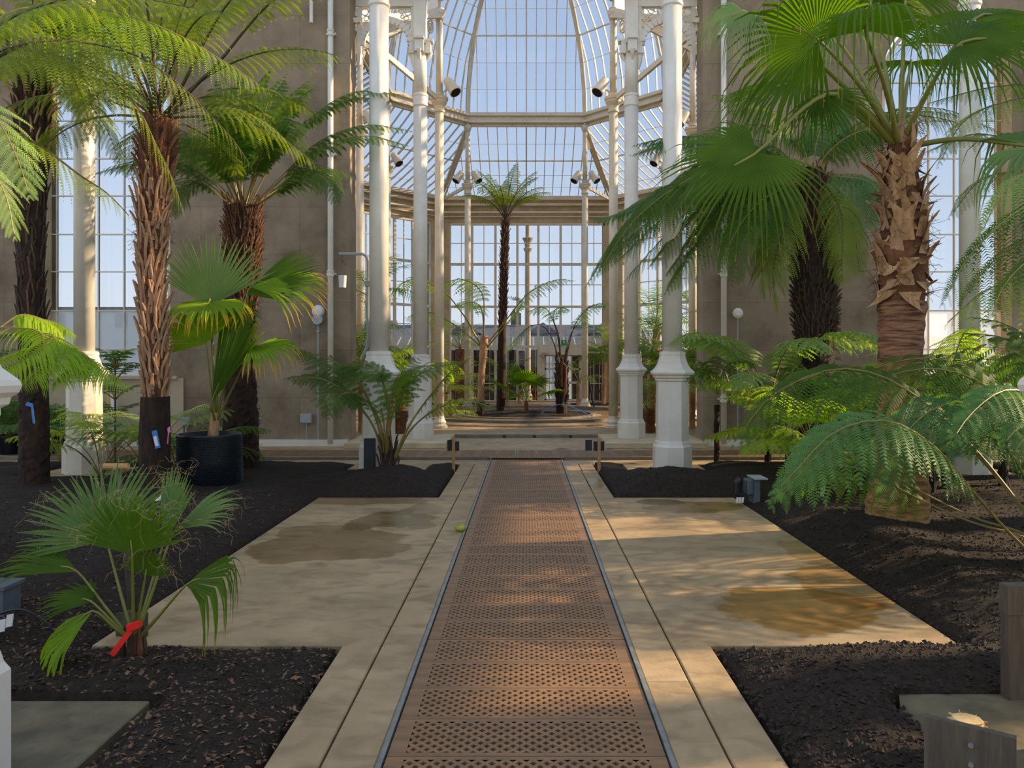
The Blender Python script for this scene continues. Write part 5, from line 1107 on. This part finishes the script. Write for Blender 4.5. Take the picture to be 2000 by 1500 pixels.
r=thing('junction_box','small grey junction box at the left wall behind the black pot','electrical box',(P(362,822,14.9).x,14.9,0));z=P(0,822,14.9).z
b=MB();b.box(-.08,.08,-.05,.08,z-.07,z+.07);b.build('box_body',M_grey,r);b=MB();b.tube([(0,.02,z-.08),(0,.02,.1)],.016,6);b.build('conduit',M_grey,r)
r=thing('round_fitting','round white fitting high on the right concrete wall beside the drainpipe','fitting',(P(1440,612,14.95).x,14.95,0));b=MB();b.lathe([(0,0),(.1,0),(.1,.05),(.05,.08),(0,.08)],18,cap=False);o=b.build('dial',M_white,r,(0,0,P(0,612,14.95).z));o.rotation_euler=(PI/2,0,0);b=MB();b.tube([(.0,-.03,P(0,618,14.95).z),(0,-.03,.1)],.012,6);b.build('conduit',M_grey,r)
r=thing('pipe','white waste pipe with yellow hose beside the far left column','pipe',(P(222,870,14.6).x,14.6,0));b=MB();b.tube([(0,0,.0),(0,0,1.0)],.06,10);b.build('waste_pipe',M_white,r,smooth=True);b=MB();b.tube(spline([(-.08,-.05,1.0),(-.09,-.05,.6),(-.14,-.06,.3),(-.25,-.1,.02)],10),.018,6);b.build('yellow_hose',M_yellow,r)
# swan-neck conduit with hanging white pot
r=thing('hanging_sensor','grey bent conduit behind the front left column holding a small white hanging pot','sensor',(-2.35,11.45,0));q=lambda px,py:P(px,py,11.45)-r.location
b=MB();b.tube([q(662,496),q(708,496),q(716,500),q(719,510),q(719,660),q(716,680),q(704,702)],.022,8);b.build('conduit',M_grey,r)
b=MB();b.tube([q(708,860),q(704,900)],.02,6);b.build('lower_conduit',M_grey,r)
b=MB();b.obox(q(718,554),(.035,0,0),(0,.03,0),(0,0,.04));b.build('junction',M_grey,r)
c=q(669,550);b=MB();b.lathe([(0,-.09),(.052,-.09),(.06,.09),(.0,.09)],12,c=c,cap=False);b.build('white_pot',M_paper,r)
b=MB();b.tube([q(668,497),q(669,540)],.004,4);b.tube([q(668,505),q(676,520),q(680,535)],.004,4);b.build('wire',M_black,r)
# floodlights
def flood(lab,x,y,dirs,s=1.):
    r=thing('floodlight',lab,'floodlight',(x,y,8.15));
    b=MB();b.lathe([(.1,-.03),(.12,-.03),(.12,.03),(.1,.03)],14);
    for d in dirs: b.tube([(0,0,0),(d*.2,-.05,.12),(d*.22,-.07,.3)],.025,6)
    b.build('bracket',M_cream,r)
    for d in dirs:
        a=Vector((d*.2,-.08,.34));c=Vector((d*.42,-.22,-.02));ax=(c-a).normalized();b=MB();b.tube([a-ax*.02,a,a+ax*.1,c],[.06,.1,.12,.15],16);h=b.build('lamp_housing',M_cream,r,smooth=False)
        b=MB();b.tube([c,c+ax*.004],[.13,.13],16);b.build('lamp_lens',M_void,h)
for i,(x,y,d) in enumerate(((-2.13,19.05,(1,)),(2.13,19.05,(-1,)),(-2.13,28.25,(-1,1)),(2.13,28.25,(-1,1)),(-4.6,21.5,(1,)),(-4.6,25.8,(1,)),(4.6,21.5,(-1,)),(4.6,25.8,(-1,)))):
    nm=['single floodlight on the near left ring column','single floodlight on the near right ring column','pair of floodlights on the far left ring column','pair of floodlights on the far right ring column','floodlight on the left side front ring column','floodlight on the left side rear ring column','floodlight on the right side front ring column','floodlight on the right side rear ring column'][i]
    flood(nm,x,y,d)
# exit door and sign
dy=32.12;r=struct('door_1',label='white glazed double door under a cream canopy in the end wall',cat='door');X0=P(1058,0,dy).x;X1=P(1136,0,dy).x;zt=P(0,690,dy).z
b=MB();b.box(X0-.12,X0+.12,dy-.1,dy+.05,0,zt+.1);b.box(X1-.05,X1+.05,dy-.1,dy+.05,0,zt);b.build('door_post',M_cream,r)
b=MB();b.box(X0-.1,P(1170,0,dy).x,dy-.5,dy,zt+.0,zt+.35);b.box(X0-.1,X1+.2,dy-.55,dy-.5,zt-.08,zt+.05);b.build('canopy',M_cream,r)
mid=(X0+X1)/2
for a,c in((X0+.12,mid-.02),(mid+.02,X1-.05)):
    b=MB();
    for x in(a,c-.07): b.box(x,x+.07,dy-.04,dy,.03,zt-.05)
    for z in(.03,.75,1.3,zt-.12): b.box(a,c,dy-.04,dy,z,z+.07)
    b.box((a+c)/2-.015,(a+c)/2+.015,dy-.03,dy-.01,.8,zt-.1);d=b.build('door_leaf',M_white,r)
b=MB();b.tube(spline([(X0+.25,dy-.55,zt-.05),(X0+.05,dy-.55,zt),(X0-.02,dy-.55,zt-.15),(X0+.1,dy-.55,zt-.25)],12),.02,6);b.build('hook',M_galv,r)
r=thing('exit_sign','green exit sign with white running figure and arrow over the end door','sign',(P(1097,669,31.53).x,31.53,P(0,669,31.53).z))
b=MB();b.box(-.2,.2,0,.03,-.1,.1);b.build('sign_panel',M_signg,r);b=MB();b.box(-.19,-.03,-.006,0,-.085,.085);b.build('door_symbol',M_signw,r)
b=MB();b.obox((-.11,-.01,.055),(.014,0,0),(0,.003,0),(0,0,.014));b.bar((-.11,-.01,.04),(-.12,-.01,-.02),.03,.006,(0,1,0));b.bar((-.12,-.01,-.02),(-.075,-.01,-.06),.016,.006,(0,1,0));b.bar((-.12,-.01,-.02),(-.16,-.01,-.065),.016,.006,(0,1,0));b.bar((-.11,-.01,.03),(-.065,-.01,.01),.012,.006,(0,1,0));b.bar((-.11,-.01,.03),(-.16,-.01,.02),.012,.006,(0,1,0));b.build('running_figure',M_signg,r)
b=MB();b.box(.085,.105,-.006,0,-.06,.03);b.add([(.045,-.006,.01),(.145,-.006,.01),(.095,-.006,.07)],[(0,1,2)]);b.build('arrow',M_signw,r)
b=MB();b.tube([(-.15,0.015,.1),(-.15,.015,.6)],.008,4);b.tube([(.15,0.015,.1),(.15,.015,.6)],.008,4);b.build('hanger',M_galv,r)
# outside porch column
r=thing('porch_column','cream column with capital standing just outside the end glazing','column',(.06,33.2,-.1));b=MB();b.lathe([(.22,0),(.2,.3),(.13,.4),(.12,6.4),(.2,6.55),(.13,6.6),(.14,6.8),(.24,7.0),(.1,7.05),(.1,7.6)],16);b.build('shaft',M_cream,r,smooth=False)
b=MB();b.tube([(0,0,0),(0,0,.9)],.014,6);o=b.build('red_pole',M_red,loc=(P(1046,0,33.0).x,33.0,-.1));tag(o,'thin red pole outside the glazed end wall','pole')
# black posts & wooden stakes
def gz(px,py,z=0): return G(px,py,z)
g=G(722,932);b=MB();h=.54;b.box(-.075,.075,-.05,.05,-.05,h);o=b.build('black_post',mat('black_timber',(30,32,38),(42,44,50),.6,6),loc=(g.x,g.y,0));tag(o,'short square black post left of the low tree fern','post');md=o.modifiers.new('b','BEVEL');md.width=.006
for s,px,pyb,pyt,wx in((-1,886,918,856,0),(1,1170,918,856,0)):
    g=G(px,pyb);r=thing('marker_stake','wooden stake with a black board tied to its top, %s of the walkway'%('left' if s<0 else 'right'),'stake',(g.x,g.y,0));h=(pyb-pyt)*g.y/F
    b=MB();b.box(-.022,.022,-.022,.022,-.1,h);b.build('stake',M_wood,r);b=MB();k=-.02 if s<0 else -.12;b.box(-.08,.08,.03,.05,h-.19,h-.05);b.build('board',M_black,r);b=MB();b.box(-.08+k,.02+k,.05,.06,h-.19,h-.03);b.build('second_board',M_black,r)
g=G(883,848);
# outdoor socket boxes right of the platform
g=G(1462,985);r=thing('socket_box','grey weatherproof socket box on a post beside the right platform corner','electrical box',(g.x,g.y,0))
b=MB();b.box(.03,.1,-.1,.1,-.05,.30);b.build('back_board',M_dgrey,r);b=MB();b.box(.02,.17,-.16,.14,.30,.315);b.build('lid',M_grey,r)
for yy_,zz in((-.02,.19),):
    b=MB();b.box(-.04,.03,-.1,.08,.12,.29);h=b.build('socket',M_dgrey,r);md=h.modifiers.new('b','BEVEL');md.width=.015;md.segments=2
b=MB();b.tube([(-.1,-.05,.28),(-.14,-.05,.25),(-.14,-.05,.14),(-.09,-.05,.1)],.05,10);b.build('black_cover',M_black,r)
for x_ in(-.16,-.13,-.1):
    b=MB();b.obox((x_,-.12,.07),(.012,0,0),(0,.003,0),(0.004,0,.03));b.build('tag',M_paper,r)
# left edge box and cable
g=P(0,1170,4.6);r=thing('socket_box','grey socket box at the left frame edge with a black cable','electrical box',(-3.12,4.6,0))
b=MB();b.box(-.3,.08,-.08,.08,-.05,.28);b.build('box_body',M_dgrey,r);b=MB();b.box(-.32,.1,-.1,.1,.28,.30);b.build('lid',M_dgrey,r)
b=MB();b.tube(spline([P(-20,1205,4.35)-r.location,P(40,1190,4.3)-r.location,P(85,1212,4.3)-r.location,P(110,1240,4.3)-r.location],14),.007,6);b.build('cable',M_black,r,smooth=True)
for px_,py_ in((4,1222),(19,1212)):
    b=MB();b.obox(P(px_,py_,4.25)-r.location,(.018,0,.004),(0,.003,0),(.004,0,.034));b.build('tag',M_paper,r)
# spade
r=thing('spade','garden spade standing in the soil behind the small fan palm','spade',(P(258,1255,4.55).x,4.55,0));q=lambda px,py,y=4.6:P(px,py,y)-r.location
b=MB();a,c=q(258,1215,4.57),q(232,915,4.75)
b.tube([a,c],.016,10);b.build('shaft',M_greypost,r,smooth=True)
b=MB();hh=P(227,911,4.75)-r.location;b.tube([hh-Vector((.075,0,0)),hh+Vector((.075,0,0))],[.02,.02],10);b.tube([c,hh],[.022,.022],8);b.build('handle',M_wood,r)
b=MB();b.obox(q(258,1230,4.55),(.092,0,0),(0,.006,0),(0,.0,.1));b.tube([q(258,1225,4.55),q(256,1190,4.57)],[.022,.02],8);b.build('blade',M_greypost,r)
# planks and blue board by the pot
g=G(515,970);b=MB();b.obox((0,0,0),(.26,.03,0),(-.0,.06,0),(0,0,.012));o=b.build('timber_offcut',M_wood,loc=(g.x,g.y,.05));tag(o,'pale timber offcut lying on the soil right of the black pot','plank')
g=G(395,984);b=MB();b.obox((0,0,0),(.28,.08,0),(-.01,.05,0),(0,0,.012));o=b.build('timber_offcut',M_stub,loc=(g.x+.1,g.y,.05));tag(o,'brown timber offcut lying in front of the black pot','plank')
g=G(452,984);b=MB();b.obox((0,0,0),(.17,.02,0),(-.01,.05,0),(0,0,.016));o=b.build('foam_offcut',M_paleblue,loc=(g.x,g.y,.05));tag(o,'pale blue foam board offcut on the soil by the pot','board')
g=G(300,1003);b=MB();b.lathe([(0,0),(.033,0),(.035,.12),(.015,.16),(.014,.2),(0,.2)],14,cap=False);o=b.build('bottle',M_paper,loc=(g.x,g.y,.03),smooth=True);o.rotation_euler=(0,.5,0);tag(o,'small white bottle lying behind the young fan palm','bottle')
# right foreground
b=MB();b.prism([(1.62,3.35),(1.75,3.66),(2.3,3.72),(3.2,3.7),(3.2,2.4),(1.75,2.4),(1.68,2.9)],-.05,.05);o=b.build('flagstone',M_slab);tag(o,'broken flagstone at the lower right under the screwed board','stone slab')
r=thing('screwed_board','grey weathered board on edge with two bright screws at the lower right','board',(1.55,2.7,0));A_=P(1806,1396,2.78)-r.location;B_=P(1985,1440,2.62)-r.location
d=(B_-A_);L_=d.length;d.normalize();up=Vector((0,0,1));nn=d.cross(up).normalized();b=MB();cc=(A_+B_)/2-Vector((0,0,.13));b.obox(cc,d*L_/2,nn*.016,up*.13);b.build('board_body',M_greypost,r)
for px_,py_ in((1891,1449),(1891,1487)):
    pt=P(px_,py_,2.70)-r.location-Vector((0,.018,0));b=MB();b.tube([pt-nn*-.0+Vector((0,-.0,0)),pt+nn*.012],[.009,.009],12);o=b.build('screw',M_galv,r)
g=P(1902,1416,3.25);b=MB();b.lathe([(.062,0),(.066,.012),(.06,.03)],20);
for v in b.v[0]: v[:2]*=random.uniform(.94,1.06)
for k in range(40):
    a=random.uniform(0,2*PI);b.bar((.055*math.cos(a),.055*math.sin(a),.02),(.08*math.cos(a),.08*math.sin(a),random.uniform(.0,.04)),.003,.003)
o=b.build('wood_slice',M_woodend,loc=(g.x,3.3,.062));o.rotation_euler=(.05,.06,0);o.scale=(1,.8,1);tag(o,'pale sawn wood slice lying on the flagstone at lower right','wood offcut')
r=thing('timber_post','thick grey timber post at the right frame edge','post',(P(1985,1300,3.6).x+.045,3.6,0));b=MB();b.box(-.10,.16,-.03,.03,-.05,.44);b.build('post_body',M_greypost,r)
b=MB();b.box(-.105,.165,-.035,.035,.442,.575);b.build('post_cap',M_greypost,r)
g=G(1675,1347);b=MB();b.lathe([(0,-.03),(.045,-.02),(.05,.015),(.03,.035),(0,.04)],9,cap=False)
for v in b.v[0]: v[:]*=random.uniform(.85,1.15)
o=b.build('stone',M_kerb,loc=(g.x,g.y,.07));tag(o,'small rough stone on the black soil at lower right','stone')
for px_,py_,lab in((1604,975,'small white plant label in the soil left of the big palm'),(1697,985,'grey plant label on a stalk left of the big palm trunk')):
    g=G(px_,py_+14);b=MB();b.box(-.022,.022,-.003,.003,.08,.2);b.tube([(0,0,-.02),(0,0,.09)],.003,4);o=b.build('plant_label',M_paper if px_==1604 else M_grey,loc=(g.x,g.y,.02));o.rotation_euler=(0,.1,.2);tag(o,lab,'label')
g=G(1852,972);r=thing('young_trunk','thin bare young trunk tied with blue tape right of the big palm','tree',(g.x,g.y,0));trunk(r,[(0,0,-.05),(-.03,0,.35),(-.02,0,.75)],[.07,.05,.05],M_greypost,n=9,name='stem');b=MB();b.obox((.02,-.06,.5),(.12,0,.03),(0,.004,0),(-.004,0,.02));b.build('blue_tape',M_blue,r)
crown(r,(0,0,.7),[(5,1.2,75,-10,.4)],mG,nsub=12,t0=.4,droop=.4)
g=G(1262,0+1262) if False else None
r=thing('black_stake','black leaning stake by the far right ring column','stake',(2.35,27.6,0));b=MB();b.tube([(.05,0,0),(-.12,0,.9)],.035,6);b.build('rod',M_black,r)
r=thing('blue_hose','thin blue hose looping round the black-stemmed tree fern','hose',(1.05,22.9,.05));b=MB();b.tube(spline([(-.65,-.1,.02),(-.4,0,.22),(0,.2,.3),(.5,.1,.15),(.75,0,.02)],20),.014,5);b.build('hose',M_blue,r)
